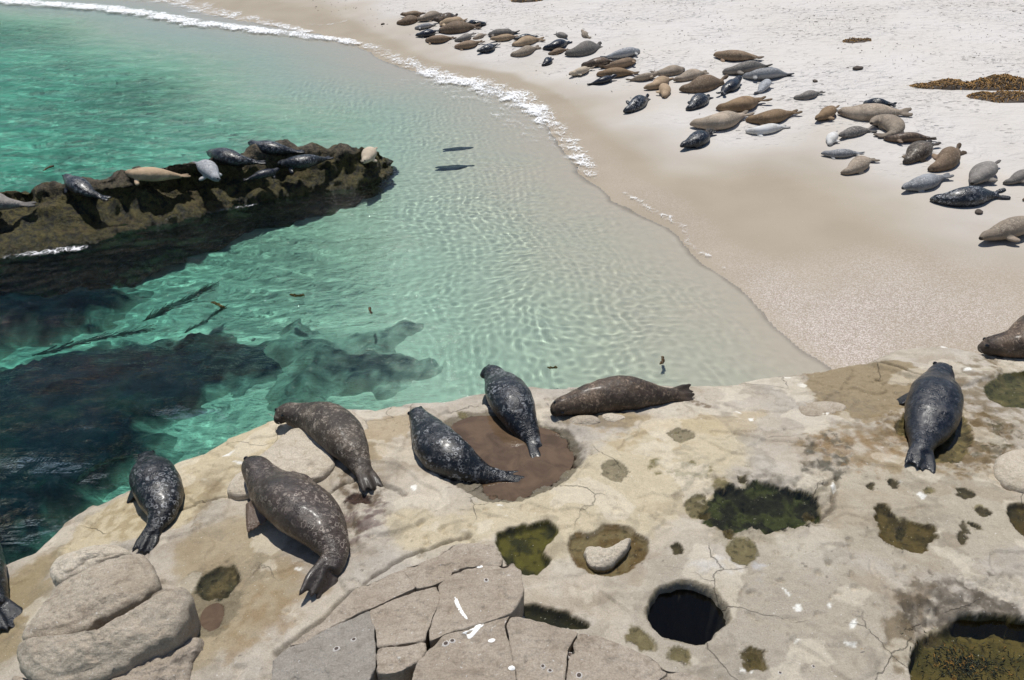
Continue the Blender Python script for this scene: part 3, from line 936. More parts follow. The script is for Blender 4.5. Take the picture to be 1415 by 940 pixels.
def stone(name, pts, zbot, mat, label=None, cat=None, parent=None, **kw):
    V, F = stone_mesh(name, pts, zbot, **kw)
    if parent is None:
        c = np.array([V[:, 0].mean(), V[:, 1].mean(), zbot])
        V2 = V - c
    else:
        V2 = V - np.array(parent.location)
        c = None
    o = obj(name, mesh_np(name, V2, F), mat, parent)
    if c is not None:
        o.location = c
    add_bvh(V, [tuple(q) for f in F for q in f.tolist()])
    if label: tag(o, label, cat)
    o.cycles.is_caustics_receiver = True
    return o

def zz(pts, z):
    return [(x, y, z) for x, y in pts]

# boulders at the lower left
stone('boulder', [(64, 783, .78), (81, 760, .84), (117, 748, .86), (152, 748, .86), (177, 756, .86), (182, 764, .9), (141, 772, .9), (106, 786, .88), (74, 808, .8)], .2, MAT_ST_PALE,
      'small pale rounded boulder peeking out behind the larger boulders at lower left', 'boulder', rnd=.09, crown=.05, seed=1, amp=.035)
stone('boulder', [(72, 806, .86), (117, 779, .95), (159, 764, 1.0), (198, 763, 1.0), (212, 781, 1.02), (223, 806, 1.02), (198, 822, 1.02), (163, 838, 1.0), (120, 859, .95), (71, 878, .86), (28, 885, .78), (32, 868, .78), (57, 838, .82)],
      .2, MAT_ST_TAN, 'upper half of the big split tan boulder at lower left', 'boulder', rnd=.07, crown=.06, seed=2, amp=.04)
stone('boulder', [(28, 889, .84), (71, 882, .92), (120, 865, 1.0), (163, 844, 1.06), (198, 828, 1.08), (230, 811, 1.08), (260, 810, 1.06), (267, 831, 1.02), (256, 854, 1.0), (240, 879, .96), (198, 900, .94), (155, 921, .92), (117, 935, .9), (64, 945, .84), (25, 926, .8), (21, 900, .8)],
      .2, MAT_ST_TAN, 'lower half of the big split tan boulder with dark shade under its right end', 'boulder', rnd=.09, crown=.08, seed=3, amp=.045)
stone('boulder', [(138, 940, .8), (184, 914, .8), (226, 893, .8), (254, 884, .8), (277, 868, .8), (278, 889, .78), (263, 905, .76), (258, 950, .74), (225, 1000, .74), (130, 1000, .76)],
      .2, MAT_ST_GREY, 'brown broken rock wedged under the right end of the split boulder', 'boulder', rnd=.09, crown=.05, seed=4, amp=.055)
stone('boulder', [(12, 930, .66), (30, 930, .7), (64, 948, .74), (117, 942, .76), (112, 1000, .76), (10, 1000, .66)],
      .1, MAT_ST_GREY, 'flat grey brown rock below the split boulder at the bottom left', 'boulder', rnd=.08, crown=.03, seed=5)
# slab under the mottled grey seal
stone('flat_rock', [(309, 676, .60), (323, 652, .64), (353, 631, .67), (379, 610, .70), (404, 588, .74), (428, 592, .76), (452, 616, .78), (464, 636, .78), (446, 658, .76), (409, 665, .72), (366, 677, .66), (328, 686, .62)],
      .3, MAT_ST_PALE, 'flat tan rock slab between the two mottled seals left of the muddy pool', 'rock', rnd=.06, crown=.02, seed=6, amp=.016)
stone('flat_rock', [(462, 563, .66), (485, 563, .7), (507, 580, .72), (511, 597, .72), (490, 604, .7), (470, 590, .7)],
      .3, MAT_ST_PALE, 'small pale rock beside the mottled seal at the water edge', 'rock', rnd=.06, crown=.03, seed=7)
stone('flat_rock', [(1372, 640, 1.06), (1382, 624, 1.08), (1410, 616, 1.1), (1450, 616, 1.12), (1480, 640, 1.12), (1470, 668, 1.1), (1415, 676, 1.08), (1382, 662, 1.06)],
      .7, MAT_ST_PALE, 'smooth pale boulder at the right edge beyond the dark seal', 'rock', rnd=.08, crown=.04, seed=9)
stone('flat_rock', [(1100, 556, .80), (1140, 552, .81), (1172, 558, .82), (1168, 568, .83), (1140, 576, .84), (1108, 574, .83)],
      .4, MAT_ST_TAN, 'thin triangular rock flake on the ledge left of the dark seal', 'rock', rnd=.03, crown=.01, seed=10, amp=.012)
stone('flat_rock', [(806, 757, .96), (818, 752, .98), (828, 758, .98), (852, 752, 1.0), (872, 740, 1.0), (868, 754, 1.0), (852, 770, .98), (840, 782, .98), (815, 783, .96), (810, 770, .96)],
      .7, MAT_ST_PALE, 'small pale crusted rock standing in the ring shaped pool', 'rock', rnd=.03, crown=.02, seed=11, amp=.03)
stone('flat_rock', [(783, 582, .80), (792, 574, .82), (815, 571, .84), (832, 577, .84), (826, 586, .83), (800, 590, .82)],
      .5, MAT_ST_TAN, 'small rounded brown rock under the chin of the reclining seal', 'rock', rnd=.04, crown=.02, seed=12, amp=.02)
stone('flat_rock', [(828, 574, .80), (840, 569, .81), (862, 572, .82), (866, 579, .82), (845, 583, .82)],
      .5, MAT_ST_PALE, 'thin pale stone beside the reclining seal', 'rock', rnd=.03, crown=.01, seed=13, amp=.014)

# cracked outcrop in the middle foreground
oc = at_z(600, 860, .9)
outcrop = empty('cracked_outcrop', tuple(oc))
tag(outcrop, 'grey brown sandstone outcrop split into blocks, bottom centre, left of the round hole', 'outcrop')
def blk(pts, mat, seed, slab=None, **kw):
    kw = dict(rnd=.009, crown=.0, amp=.026, gap=-.001, ch=.25, wob=0.0, warp=.035, rings=44, n=200)
    q = []
    for x, y, z in pts:
        zz_ = .92 + .00114 * (x - 400) + .00093 * (y - 893) if seed < 29 else 1.2 - .00056 * max(x - 700, 0) - .0004 * max(700 - x, 0)
        q.append((x, y, zz_))
    return stone('block', q, .5, mat, parent=outcrop, seed=20, **kw)
blk([(400, 893, 1), (446, 862, 1), (490, 815, 1), (552, 790, 1), (577, 812, 1), (513, 841, 1), (498, 845, 1), (464, 864, 1), (421, 888, 1)], MAT_ST_GREY, 20)
blk([(552, 790, 1), (600, 768, 1), (626, 753, 1), (650, 750, 1), (680, 752, 1), (694, 770, 1), (696, 779, 1), (669, 781, 1), (644, 785, 1), (624, 791, 1), (621, 799, 1), (578, 813, 1)], MAT_ST_GREY, 22)
blk([(624, 794, 1.19), (669, 781, 1.24), (710, 778, 1.28), (724, 789, 1.29), (724, 814, 1.28), (708, 847, 1.27), (679, 857, 1.25), (644, 867, 1.23), (591, 886, 1.17), (598, 853, 1.17), (608, 821, 1.18), (604, 807, 1.18)], MAT_ST_GREY, 24, rnd=.06, crown=.05)
blk([(510, 844, 1.08), (552, 826, 1.12), (603, 807, 1.17), (608, 821, 1.17), (598, 851, 1.16), (585, 885, 1.15), (552, 889, 1.12), (522, 893, 1.09), (517, 866, 1.08)], MAT_ST_GREY, 25, crown=.04)
blk([(380, 912, .96), (400, 895, .98), (435, 879, 1.02), (464, 864, 1.02), (510, 844, 1.05), (517, 866, 1.1), (518, 922, 1.1), (500, 960, 1.08), (460, 1000, 1.06), (360, 1000, .98)], MAT_ST_SLATE, 26, rnd=.07, crown=.05)
blk([(522, 896, 1.1), (552, 892, 1.13), (584, 888, 1.16), (585, 899, 1.16), (577, 915, 1.14), (545, 930, 1.11), (521, 931, 1.09)], MAT_ST_GREY, 28)
blk([(586, 901, 1.16), (612, 879, 1.19), (644, 869, 1.22), (679, 858, 1.24), (706, 851, 1.25), (698, 866, 1.25), (700, 892, 1.24), (711, 924, 1.24), (718, 1000, 1.24), (560, 1000, 1.14), (570, 930, 1.14)], MAT_ST_GREY, 29, rnd=.05, crown=.03)
blk([(708, 853, 1.25), (739, 857, 1.25), (796, 872, 1.22), (792, 886, 1.22), (783, 907, 1.22), (778, 950, 1.22), (780, 1000, 1.22), (722, 1000, 1.23), (713, 924, 1.24), (702, 892, 1.24), (701, 867, 1.25)], MAT_ST_GREY, 30, rnd=.05, crown=.03)
blk([(798, 873, 1.21), (842, 885, 1.18), (895, 906, 1.12), (930, 925, 1.08), (985, 942, 1.04), (1010, 1000, 1.04), (784, 1000, 1.2), (782, 950, 1.2), (787, 908, 1.2)], MAT_ST_GREY, 31, rnd=.05, crown=.03)

# limpet shells on the outcrop
def down(x, y, extra=True):
    z = float(bilin(bxs, bys, BZ, x, y)[0])
    if lxs[0] < x < lxs[-1] and lys[0] < y < lys[-1]:
        z = max(z, float(bilin(lxs, lys, LZs, x, y)[0]))
    if extra:
        for b, lo_, hi_ in BVHB:
            if not (lo_[0] < x < hi_[0] and lo_[1] < y < hi_[1]): continue
            h = b.ray_cast(Vector((x, y, 6)), Vector((0, 0, -1)))
            if h[0] is not None: z = max(z, h[0].z)
    return z

def on_ground(px, py, h=0.0, it=12, minz=None):
    z = .8
    p = at_z(px, py, z)
    for _ in range(it):
        g = down(p[0], p[1])
        if minz is not None: g = max(g, minz)
        q = at_z(px, py, g + h)
        p = p * .35 + q * .65
    return p

def make_simple(name, color, rough=.6, bumpd=.0, scale=40, color2=None, spec=.4):
    k = NT(name)
    pos = k.objco()
    nz = k.noise(scale, 4, .6, pos)
    c = k.mix(k.rng(nz, .3, .7), color, color2 or tuple(x * .6 for x in color))
    nb = k.bump(nz, bumpd, .8) if bumpd else None
    return k.surf(k.bsdf(c, rough, nb, spec))
MAT_SHELL = make_simple('shell', (.82, .80, .76), .5, .004, 60, (.35, .3, .26))
MAT_SHELL_D = make_simple('shell_core', (.12, .09, .075), .7, .004, 80)
def limpet_meshes():
    out = []
    for r0, r1, h0, h1 in ((1.0, .55, 0, .38), (.58, .0, .30, .62)):
        n, rings = 18, 5
        V, Fq = [], []
        for j in range(rings):
            t = j / (rings - 1)
            for i in range(n):
                a = i / n * 2 * math.pi
                rr = (r0 + (r1 - r0) * t) * (1 + .07 * math.cos(9 * a) * (1 - t)) + .001
                V.append((rr * math.cos(a), rr * .85 * math.sin(a), h0 + (h1 - h0) * math.sin(t * 1.4)))
        V = np.array(V)
        i = np.arange(rings * n).reshape(rings, n); j = np.roll(i, -1, 1)
        out.append((V, np.stack([i[:-1], j[:-1], j[1:], i[1:]], -1).reshape(-1, 4)))
    return out
lm = limpet_meshes()
limp_me = mesh_np('limpet_shell', lm[0][0], lm[0][1]); limp_me.materials.append(MAT_SHELL)
limp_in = mesh_np('shell_crown', lm[1][0], lm[1][1]); limp_in.materials.append(MAT_SHELL_D)
for x, y, r, lb in [(465, 897, .032, 'lower of two white ringed limpets on the slate grey block'), (489, 884, .028, 'upper of two white ringed limpets on the slate grey block'),
                    (616, 890, .034, 'dark limpet with white rim beside the white bird droppings, left one of a touching pair'), (625, 886, .03, 'limpet with white rim, right one of a touching pair by the droppings'),
                    (788, 906, .036, 'white rimmed limpet at the crack in the lower right slab'), (800, 934, .036, 'white limpet lowest on the lower right slab'),
                    (750, 921, .026, 'small dark limpet, upper of a pair on the lower slab'), (760, 927, .024, 'small dark limpet, lower of a pair on the lower slab'),
                    (672, 802, .026, 'single white limpet on the big right block of the outcrop'), (1124, 921, .018, 'small dark shell on the bare ledge near the bottom edge, right one of two'),
                    (1078, 930, .02, 'small dark shell on the bare ledge near the bottom edge, left one of two')]:
    p = on_ground(x, y)
    o = bpy.data.objects.new('limpet', limp_me); col.objects.link(o)
    o.location = p + np.array([0, 0, -.003]); o.scale = (r, r, r); o.rotation_euler = (0, 0, rs.uniform(0, 6))
    tag(o, lb, 'limpet', 'limpets on the rocks')
    c = bpy.data.objects.new('shell_crown', limp_in); col.objects.link(c); c.parent = o

# bird droppings lying on the blocks
MAT_GUANO = make_simple('guano', (.86, .86, .84), .8, .002, 50, (.74, .73, .70))
def splat(pts, label, z=None):
    pp = resample(chaikin(np.array(pts, float), True, 2), 40)
    c = pp.mean(0)
    V = []
    rr = [1.0, .8, .5, .2]
    for s in rr:
        for q in c + (pp - c) * s:
            p = on_ground(q[0], q[1], 0, 6)
            V.append(p + np.array([0, 0, .002 + .006 * (1 - s)]))
    V = np.array(V); n = len(pp)
    i = np.arange(len(rr) * n).reshape(len(rr), n); j = np.roll(i, -1, 1)
    F = [np.stack([i[:-1], j[:-1], j[1:], i[1:]], -1).reshape(-1, 4)]
    base_ = V.mean(0)
    V = np.vstack([V, V[-n:].mean(0)[None]])
    F.append(np.stack([i[-1], j[-1], np.full(n, len(V) - 1)], -1))
    o = obj('bird_dropping', mesh_np('bird_dropping', V - base_, F), MAT_GUANO)
    o.location = base_
    tag(o, label, 'dropping', 'bird droppings on the outcrop')
splat([(627, 826), (631, 824), (634, 833), (640, 845), (647, 855), (645, 857), (636, 848), (629, 836)], 'long narrow white bird dropping on the big right block')
splat([(636, 876), (650, 868), (664, 862), (671, 862), (660, 872), (652, 882), (646, 884), (645, 876)], 'broad white bird dropping at the crack below the big right block')
splat([(701, 922), (710, 919), (713, 926), (704, 927)], 'small white bird dropping low on the front slab')
splat([(672, 886), (680, 882), (686, 884), (680, 889)], 'thin white bird dropping in the middle of the front slab')
splat([(658, 783), (666, 781), (668, 784), (660, 786)], 'tiny white bird dropping at the back edge of the big block')

# ------------------------------------------------------------------ ROCK ISLAND
def island():
    # stations: front waterline px, top front px(z), top back px(z)
    st = [(-150, 400, -150, 300, 0.384, -150, 262, 0.6),
          (-60, 372, -60, 285, 0.409, -60, 262, 0.62),
          (0, 358, 0, 282, 0.409, 0, 262, 0.62),
          (60, 347, 60, 280, 0.409, 60, 260, 0.62),
          (120, 336, 120, 275, 0.446, 120, 255, 0.7),
          (180, 320, 180, 262, 0.496, 180, 244, 0.78),
          (240, 306, 240, 250, 0.521, 240, 232, 0.84),
          (300, 290, 300, 243, 0.496, 300, 216, 0.88),
          (360, 278, 360, 238, 0.459, 350, 205, 0.85),
          (410, 270, 410, 234, 0.409, 400, 202, 0.8),
          (455, 263, 455, 232, 0.36, 445, 208, 0.62),
          (490, 258, 488, 228, 0.372, 482, 206, 0.64),
          (518, 252, 515, 222, 0.397, 510, 202, 0.68),
          (532, 245, 528, 222, 0.31, 524, 206, 0.54)]
    M = 330
    rows = []
    for s in st:
        fw = at_z(s[0], s[1], 0); tf = at_z(s[2], s[3], s[4]); tb = at_z(s[5], s[6], s[7])
        bk = tb + np.array([.05, .55, -tb[2]])
        fs = fw + np.array([.1, -.55, -1.9]); bs = bk + np.array([0, .5, -1.9])
        mid = tf * .4 + tb * .6 + np.array([0, 0, .17])
        rows.append([fs, fw + np.array([0, -.12, -.25]), fw, fw * .8 + tf * .2 + np.array([0, -.02, .07]), fw * .55 + tf * .45 + np.array([0, .0, .0]), fw * .3 + tf * .7 + np.array([0, .0, .04]), tf, mid, tb, tb * .5 + bk * .5 + np.array([0, .1, .1]), bk, bs])
    end = rows[-1]
    tip = np.mean([end[2], end[9]], axis=0) + np.array([.15, 0, 0])
    rows.append([np.array([tip[0], tip[1], 0]) + (r - np.mean(end, axis=0)) * np.array([.25, .55, .6]) + np.array([0, 0, r[2] * .0 - .35]) for r in end])
    A = np.array(rows)                                       # stations x section x 3
    # resample along sections and stations (Catmull-ish via chaikin)
    sec = np.stack([chaikin(A[i], False, 2) for i in range(len(A))])
    K = 140
    sec = np.stack([resample(sec[i], K, False) for i in range(len(sec))])
    sec = np.stack([resample(chaikin(sec[:, j], False, 2), M, False) for j in range(K)], 1)   # M x K x 3
    du = np.gradient(sec, axis=0); dv = np.gradient(sec, axis=1)
    nr = np.cross(du, dv); nr /= np.linalg.norm(nr, axis=-1)[..., None] + 1e-9
    if nr[M // 2, K // 2, 2] < 0: nr = -nr
    V = sec.reshape(-1, 3).copy(); N = nr.reshape(-1, 3)
    for q in range(len(V)):
        v = Vector(V[q])
        steep = 1 - abs(N[q, 2])
        d = .20 * mnoise.fractal(v * .9, 1.0, 2.0, 3) + .10 * (.5 - abs(mnoise.fractal(v * 2.4, .9, 2.0, 4))) - .05 + .04 * mnoise.fractal(v * 7, .7, 2.0, 3)
        lay_ = v.z * 4.2 + 1.2 * mnoise.noise(v * .8) + .3 * v.x
        d += .10 * steep * (abs((lay_ % 1.0) * 2 - 1) - .5)
        d *= .75 + .7 * steep
        d += .22 * mnoise.noise(Vector((v.x * 1.1, v.y * 1.1, v.z * 1.6 + 7))) + .12 * mnoise.noise(v * 2.6)
        vo = mnoise.voronoi(v * 2.7)[0][0]
        d -= (.03 + .34 * steep) * max(0, .40 - vo)
        vo = mnoise.voronoi(v * 6.5)[0][0]
        d -= (.02 + .14 * steep) * max(0, .45 - vo)
        V[q] += N[q] * d
    k = NT('algae_rock')
    pos = k.pos()
    sepp = k.n('SeparateXYZ'); k.l(pos, sepp.inputs[0]); z = sepp.outputs[2]
    a = k.noise(1.6, 5, .6, pos); b = k.noise(7, 5, .65, pos); d_ = k.noise(40, 4, .7, pos)
    nz = k.math('ADD', z, k.math('MULTIPLY', k.math('SUBTRACT', a, .5), .5))
    top = k.mix(k.rng(b, .3, .7), (.075, .06, .040), (.16, .13, .09))
    alg = k.mix(k.rng(b, .35, .65), (.028, .027, .010), (.12, .10, .028))
    rust = k.mix(k.rng(d_, .3, .7), (.13, .085, .028), (.07, .058, .02))
    c = k.mix(k.rng(nz, .45, .8), alg, top)
    c = k.mix(k.rng(a, .5, .68, 0, .8), c, rust)
    c = k.mix(k.rng(nz, .12, -.05, 0, .8), c, (.05, .045, .014))
    c = k.mix(k.rng(b, .50, .36, 0, .75), c, (.012, .011, .007))
    c = k.mix(.8, c, k.mix(k.rng(d_, .3, .7), (.3, .3, .3), (1.5, 1.5, 1.5)), 'MULTIPLY')
    nb = k.bump(d_, .05, 1.0, k.bump(b, .14, .9))
    m = k.surf(k.bsdf(c, k.rng(nz, .0, .5, .35, .8), nb, .4))
    o = obj('rock_island', mesh_np('rock_island', V, grid_faces(M, K)), m)
    tag(o, 'long brown algae covered rock rising from the sea with seals on top', 'rock')
    o.cycles.is_caustics_receiver = True
    add_bvh(V, grid_faces(M, K).tolist())
    return o
island()

# ------------------------------------------------------------------ SUBMERGED REEFS
def make_reef_mat():
    k = NT('reef')
    pos = k.pos()
    a = k.noise(1.2, 5, .65, pos); b = k.noise(6, 5, .7, pos)
    c = k.mix(k.rng(a, .4, .62), (.005, .011, .026), (.014, .024, .034))
    c = k.mix(k.rng(b, .55, .75, 0, .5), c, (.035, .05, .042))
    cv = k.attr('cover').outputs['Fac']
    e_ = k.noise(.7, 4, .6, pos)
    c = k.mix(k.rng(e_, .52, .68, 0, .4), c, (.06, .08, .055))
    c = k.mix(cv, (.44, .41, .33), c)
    return k.surf(k.bsdf(c, .8, None, .2))
MAT_REEF = make_reef_mat()
def reef(pts, depth, label, seed, hgt=.5):
    poly = np.array([at_z(x, y, -depth * .75)[:2] for x, y in pts])
    poly = chaikin(poly, True, 2)
    lo, hi = poly.min(0) - .6, poly.max(0) + .6
    st = .07
    xs, ys = np.arange(lo[0], hi[0], st), np.arange(lo[1], hi[1], st)
    X, Y = np.meshgrid(xs, ys)
    d = sdf(X + .35 * fbm(X * .9, Y * .9, 3, seed), Y + .35 * fbm(X * .9, Y * .9, 3, seed + 20), poly)
    d = d + .55 * fbm(X * 1.1, Y * 1.3, 4, seed + 40) + .22
    bz = bilin(bxs, bys, BZ, X.ravel(), Y.ravel()).reshape(X.shape)
    top = np.minimum(-.18, -depth + .35 * fbm(X * .7, Y * .7, 3, seed + 60) + .16 * fbm(X * 3, Y * 3, 3, seed + 80))
    m = sstep(-.2, 1.0, d)
    Z = (bz - .12) * (1 - m) + np.maximum(top, bz + .03) * m
    Z = np.minimum(Z, -.08)
    f = grid_faces(len(ys), len(xs))
    kp = (d > -.25).ravel()[f].any(1)
    f = f[kp]
    used = np.zeros(X.size, bool); used[f.ravel()] = True
    rm = np.cumsum(used) - 1
    V = np.stack([X, Y, Z], -1).reshape(-1, 3)[used]
    o = obj('submerged_reef', mesh_np('submerged_reef', V, rm[f]), MAT_REEF)
    attr_f(o.data, 'cover', sstep(-.05, .55 if seed < 4 else 1.3, d.ravel()[used] + (.3 if seed < 4 else .7) * fbm(V[:, 0] * 4, V[:, 1] * 4, 3, seed + 90)))
    tag(o, label, 'reef')
    o.cycles.is_caustics_receiver = True
reef([(-200, 400), (-60, 372), (0, 358), (120, 338), (250, 306), (400, 270), (470, 262), (500, 268), (440, 296), (360, 318), (280, 345), (180, 366), (120, 384), (40, 398), (-60, 425), (-200, 460)], .95,
     'dark submerged rock shelf along the front of the rock island', 1)
reef([(-200, 450), (-60, 424), (0, 408), (80, 402), (170, 404), (215, 420), (160, 440), (60, 466), (-30, 486), (-200, 520)], 1.1,
     'dark submerged reef band at the left edge below the rock island', 2)
reef([(-200, 590), (-60, 530), (0, 508), (60, 496), (130, 482), (220, 476), (300, 474), (380, 480), (420, 505), (370, 532), (300, 552), (260, 572), (235, 600), (190, 640), (120, 690), (60, 735), (0, 765), (-100, 830), (-240, 860)], 1.15,
     'large dark submerged reef with weed in the lower left of the water', 3)
reef([(330, 478), (400, 462), (470, 464), (530, 470), (548, 452), (600, 446), (640, 458), (600, 474), (560, 486), (640, 490), (715, 492), (722, 506), (660, 516), (600, 530), (540, 546), (470, 548), (400, 552), (372, 540), (420, 508)], .8,
     'green weedy submerged reef just off the ledge by the muddy pool', 4)

# ------------------------------------------------------------------ weed
def make_weed(name, c1, c2, rough=.4):
    k = NT(name)
    a = k.noise(8, 3, .6, k.pos()); isl = k.n('NewGeometry').outputs['Random Per Island']
    c = k.mix(isl, c1, c2)
    c = k.mix(k.rng(a, .3, .7, 0, .5), c, tuple(x * .5 for x in c1))
    return k.surf(k.bsdf(c, rough, None, .4))
MAT_KELP_D = make_weed('dark_kelp', (.018, .026, .014), (.04, .045, .02))
MAT_KELP_B = make_weed('brown_kelp', (.15, .078, .022), (.05, .038, .022), .6)
MAT_KELP_O = make_weed('orange_kelp', (.40, .21, .045), (.22, .125, .035), .6)
MAT_KELP_V = make_weed('olive_kelp', (.12, .10, .02), (.07, .06, .015), .5)
MAT_WRACK = make_weed('dry_wrack', (.13, .10, .08), (.05, .04, .033), .9)

def ribbon(mb, pts, w, tw=0.0, rr=random):
    """flat blade with a little thickness along pts (list of Vector)"""
    n = len(pts)
    base_ = mb['n']
    th = w * .12
    for i, p in enumerate(pts):
        t = (pts[min(i + 1, n - 1)] - pts[max(i - 1, 0)])
        t.normalize()
        a = tw + i * .5
        side = t.cross(Vector((0, 0, 1)))
        if side.length < 1e-4: side = Vector((1, 0, 0))
        side.normalize()
        up = side.cross(t)
        s = side * math.cos(a) + up * math.sin(a)
        u = t.cross(s)
        ww = w * (math.sin(math.pi * (i + .4) / (n - .2)) ** .5 if n > 2 else 1)
        mb['v'] += [p + s * ww, p + u * th, p - s * ww, p - u * th]
    for i in range(n - 1):
        b = base_ + i * 4
        for k_ in range(4):
            mb['f'].append((b + k_, b + (k_ + 1) % 4, b + 4 + (k_ + 1) % 4, b + 4 + k_))
    mb['f'].append((base_, base_ + 1, base_ + 2, base_ + 3))
    e = base_ + (n - 1) * 4
    mb['f'].append((e + 3, e + 2, e + 1, e))
    mb['n'] += 4 * n

def mb_obj(mb, name, mat, parent=None, org=(0, 0, 0)):
    V = np.array([tuple(v) for v in mb['v']]) - np.array(org)
    o = obj(name, mesh_np(name, V, np.array(mb['f'])), mat, parent)
    return o

def kelp_pile(center_px, half_len, half_w, h, label, seed, rotz=0, nst=400, tail=None):
    r = random.Random(seed)
    p = on_ground(*center_px)
    root = empty('kelp_pile', tuple(p))
    tag(root, label, 'kelp', 'kelp piles on the dry sand')
    ca, sa = math.cos(rotz), math.sin(rotz)
    # heap
    nx, ny = 90, 40
    X, Y = np.meshgrid(np.linspace(-1.25, 1.25, nx), np.linspace(-1.4, 1.4, ny))
    env = np.clip(1 - np.abs(X) ** 2.2 - (Y * (1 + .35 * fbm(X * 2, X * 0 + seed, 2, seed))) ** 2, -1, 1)
    Hh = h * np.sign(env) * np.sqrt(np.abs(env)) * (.75 + .9 * fbm(X * half_len * 1.6, Y * half_w * 1.6, 4, seed + 3))
    lx, ly = X * half_len, Y * half_w
    wx_, wy_ = lx * ca - ly * sa, lx * sa + ly * ca
    gz = np.array([down(p[0] + a, p[1] + b, False) for a, b in zip(wx_.ravel(), wy_.ravel())]).reshape(X.shape) - p[2]
    Z = gz + np.maximum(Hh, -.06) - .02
    V = np.stack([wx_, wy_, Z], -1).reshape(-1, 3)
    obj('heap', mesh_np('heap', V, grid_faces(ny, nx)), MAT_WRACK, root)
    for cnt, mat, nm in ((int(nst * .5), MAT_KELP_B, 'brown_fronds'), (int(nst * .5), MAT_KELP_O, 'orange_fronds')):
        mb = mb_new()
        for _ in range(cnt):
            while True:
                u, v = r.uniform(-1.1, 1.1), r.gauss(0, .5)
                if u * u + v * v < 1.15: break
            j, i = int((v + 1.4) / 2.8 * (ny - 1)), int((u + 1.25) / 2.5 * (nx - 1))
            j = min(max(j, 0), ny - 1)
            z0 = Z[j, i]
            a = r.uniform(0, 6.28); L = r.uniform(.08, .4) * min(1, h * 3.5)
            x0, y0 = wx_[j, i], wy_[j, i]
            pts = []
            for q in range(6):
                t = q / 5
                aa = a + r.uniform(-.5, .5)
                x0 += math.cos(aa) * L / 5; y0 += math.sin(aa) * L / 5
                lu, lv2 = (x0 * ca + y0 * sa) / half_len, (-x0 * sa + y0 * ca) / half_w
                jj = min(max(int((lv2 + 1.4) / 2.8 * (ny - 1)), 0), ny - 1); ii = min(max(int((lu + 1.25) / 2.5 * (nx - 1)), 0), nx - 1)
                pts.append(Vector((x0, y0, Z[jj, ii] + .012 + .05 * h * 3 * math.sin(t * 3.1) * r.random())))
            ribbon(mb, pts, r.uniform(.006, .02), r.uniform(0, 3), r)
        tag(mb_obj(mb, nm, mat, root), kind='stuff')
    return root
kelp_pile((1354, 120), 1.75, .42, .24, 'long heap of brown and orange kelp on the sand at the right edge', 3, R(-14), 1500)
kelp_pile((1400, 136), 1.1, .4, .16, 'dark tail end of kelp trailing off the right edge', 4, R(-16), 600)
kelp_pile((1184, 57), .5, .26, .13, 'small flat clump of brown kelp alone on the dry sand', 5, R(3), 140)
kelp_pile((728, 1), .75, .4, .2, 'clump of brown kelp cut by the top edge of the picture', 6, R(-12), 200)

# scattered dry wrack
def wrack():
    r = random.Random(11)
    mb = mb_new()
    n = 0
    while n < 1100:
        x, y = r.uniform(430, 1480), abs(r.gauss(0, 1)) * 62 - 8
        if y > 175 or y > 20 + (x - 450) * .28: continue
        if r.random() > .15 + 1.1 * max(0, float(fbm(np.array([x * .012]), np.array([y * .05]), 2, 9)[0]) + .15): continue
        p = on_ground(x, y, 0, 3)
        L = r.uniform(.012, .05) * (1.8 if r.random() < .12 else 1)
        a = r.uniform(0, 6.28)
        pts = []
        q = Vector(p) + Vector((0, 0, .008))
        for i in range(3):
            a += r.uniform(-.6, .6)
            q = q + Vector((math.cos(a), math.sin(a), 0)) * L
            g = down(q.x, q.y, False)
            pts.append(Vector((q.x, q.y, g + .012 + r.uniform(0, .02))))
        ribbon(mb, pts, r.uniform(.004, .013), r.uniform(0, 3), r)
        n += 1
    o = mb_obj(mb, 'dry_wrack', MAT_WRACK)
    tag(o, 'scattered bits of dry brown seaweed on the pale sand', 'seaweed', kind='stuff')
wrack()
for x, y, s, lb in [(1352, 294, .07, 'dark stone on the wet sand below the black spotted seal'), (1185, 96, .12, 'dark lump of weed on the dry sand above the grey seal'),
                    (1126, 113, .07, 'small dark lump on the dry sand left of the bigger lump'), (529, 34, .07, 'dark pebble on the wet sand left of the farthest seals'),
                    (595, 101, .06, 'dark pebble at the foam edge on the wet sand')]:
    p = on_ground(x, y)
    bm = bmesh.new(); bmesh.ops.create_icosphere(bm, subdivisions=3, radius=1)
    for v in bm.verts:
        v.co *= 1 + .28 * mnoise.noise(v.co * 1.7 + Vector((x, y, 0)))
        v.co.z *= .5; v.co.x *= 1.5
    me = bpy.data.meshes.new('pebble'); bm.to_mesh(me); bm.free()
    for pl in me.polygons: pl.use_smooth = True
    o = obj('pebble', me, MAT_WRACK); o.location = p + np.array([0, 0, s * .3]); o.scale = (s, s, s); o.rotation_euler = (0, 0, x)
    tag(o, lb, 'pebble')

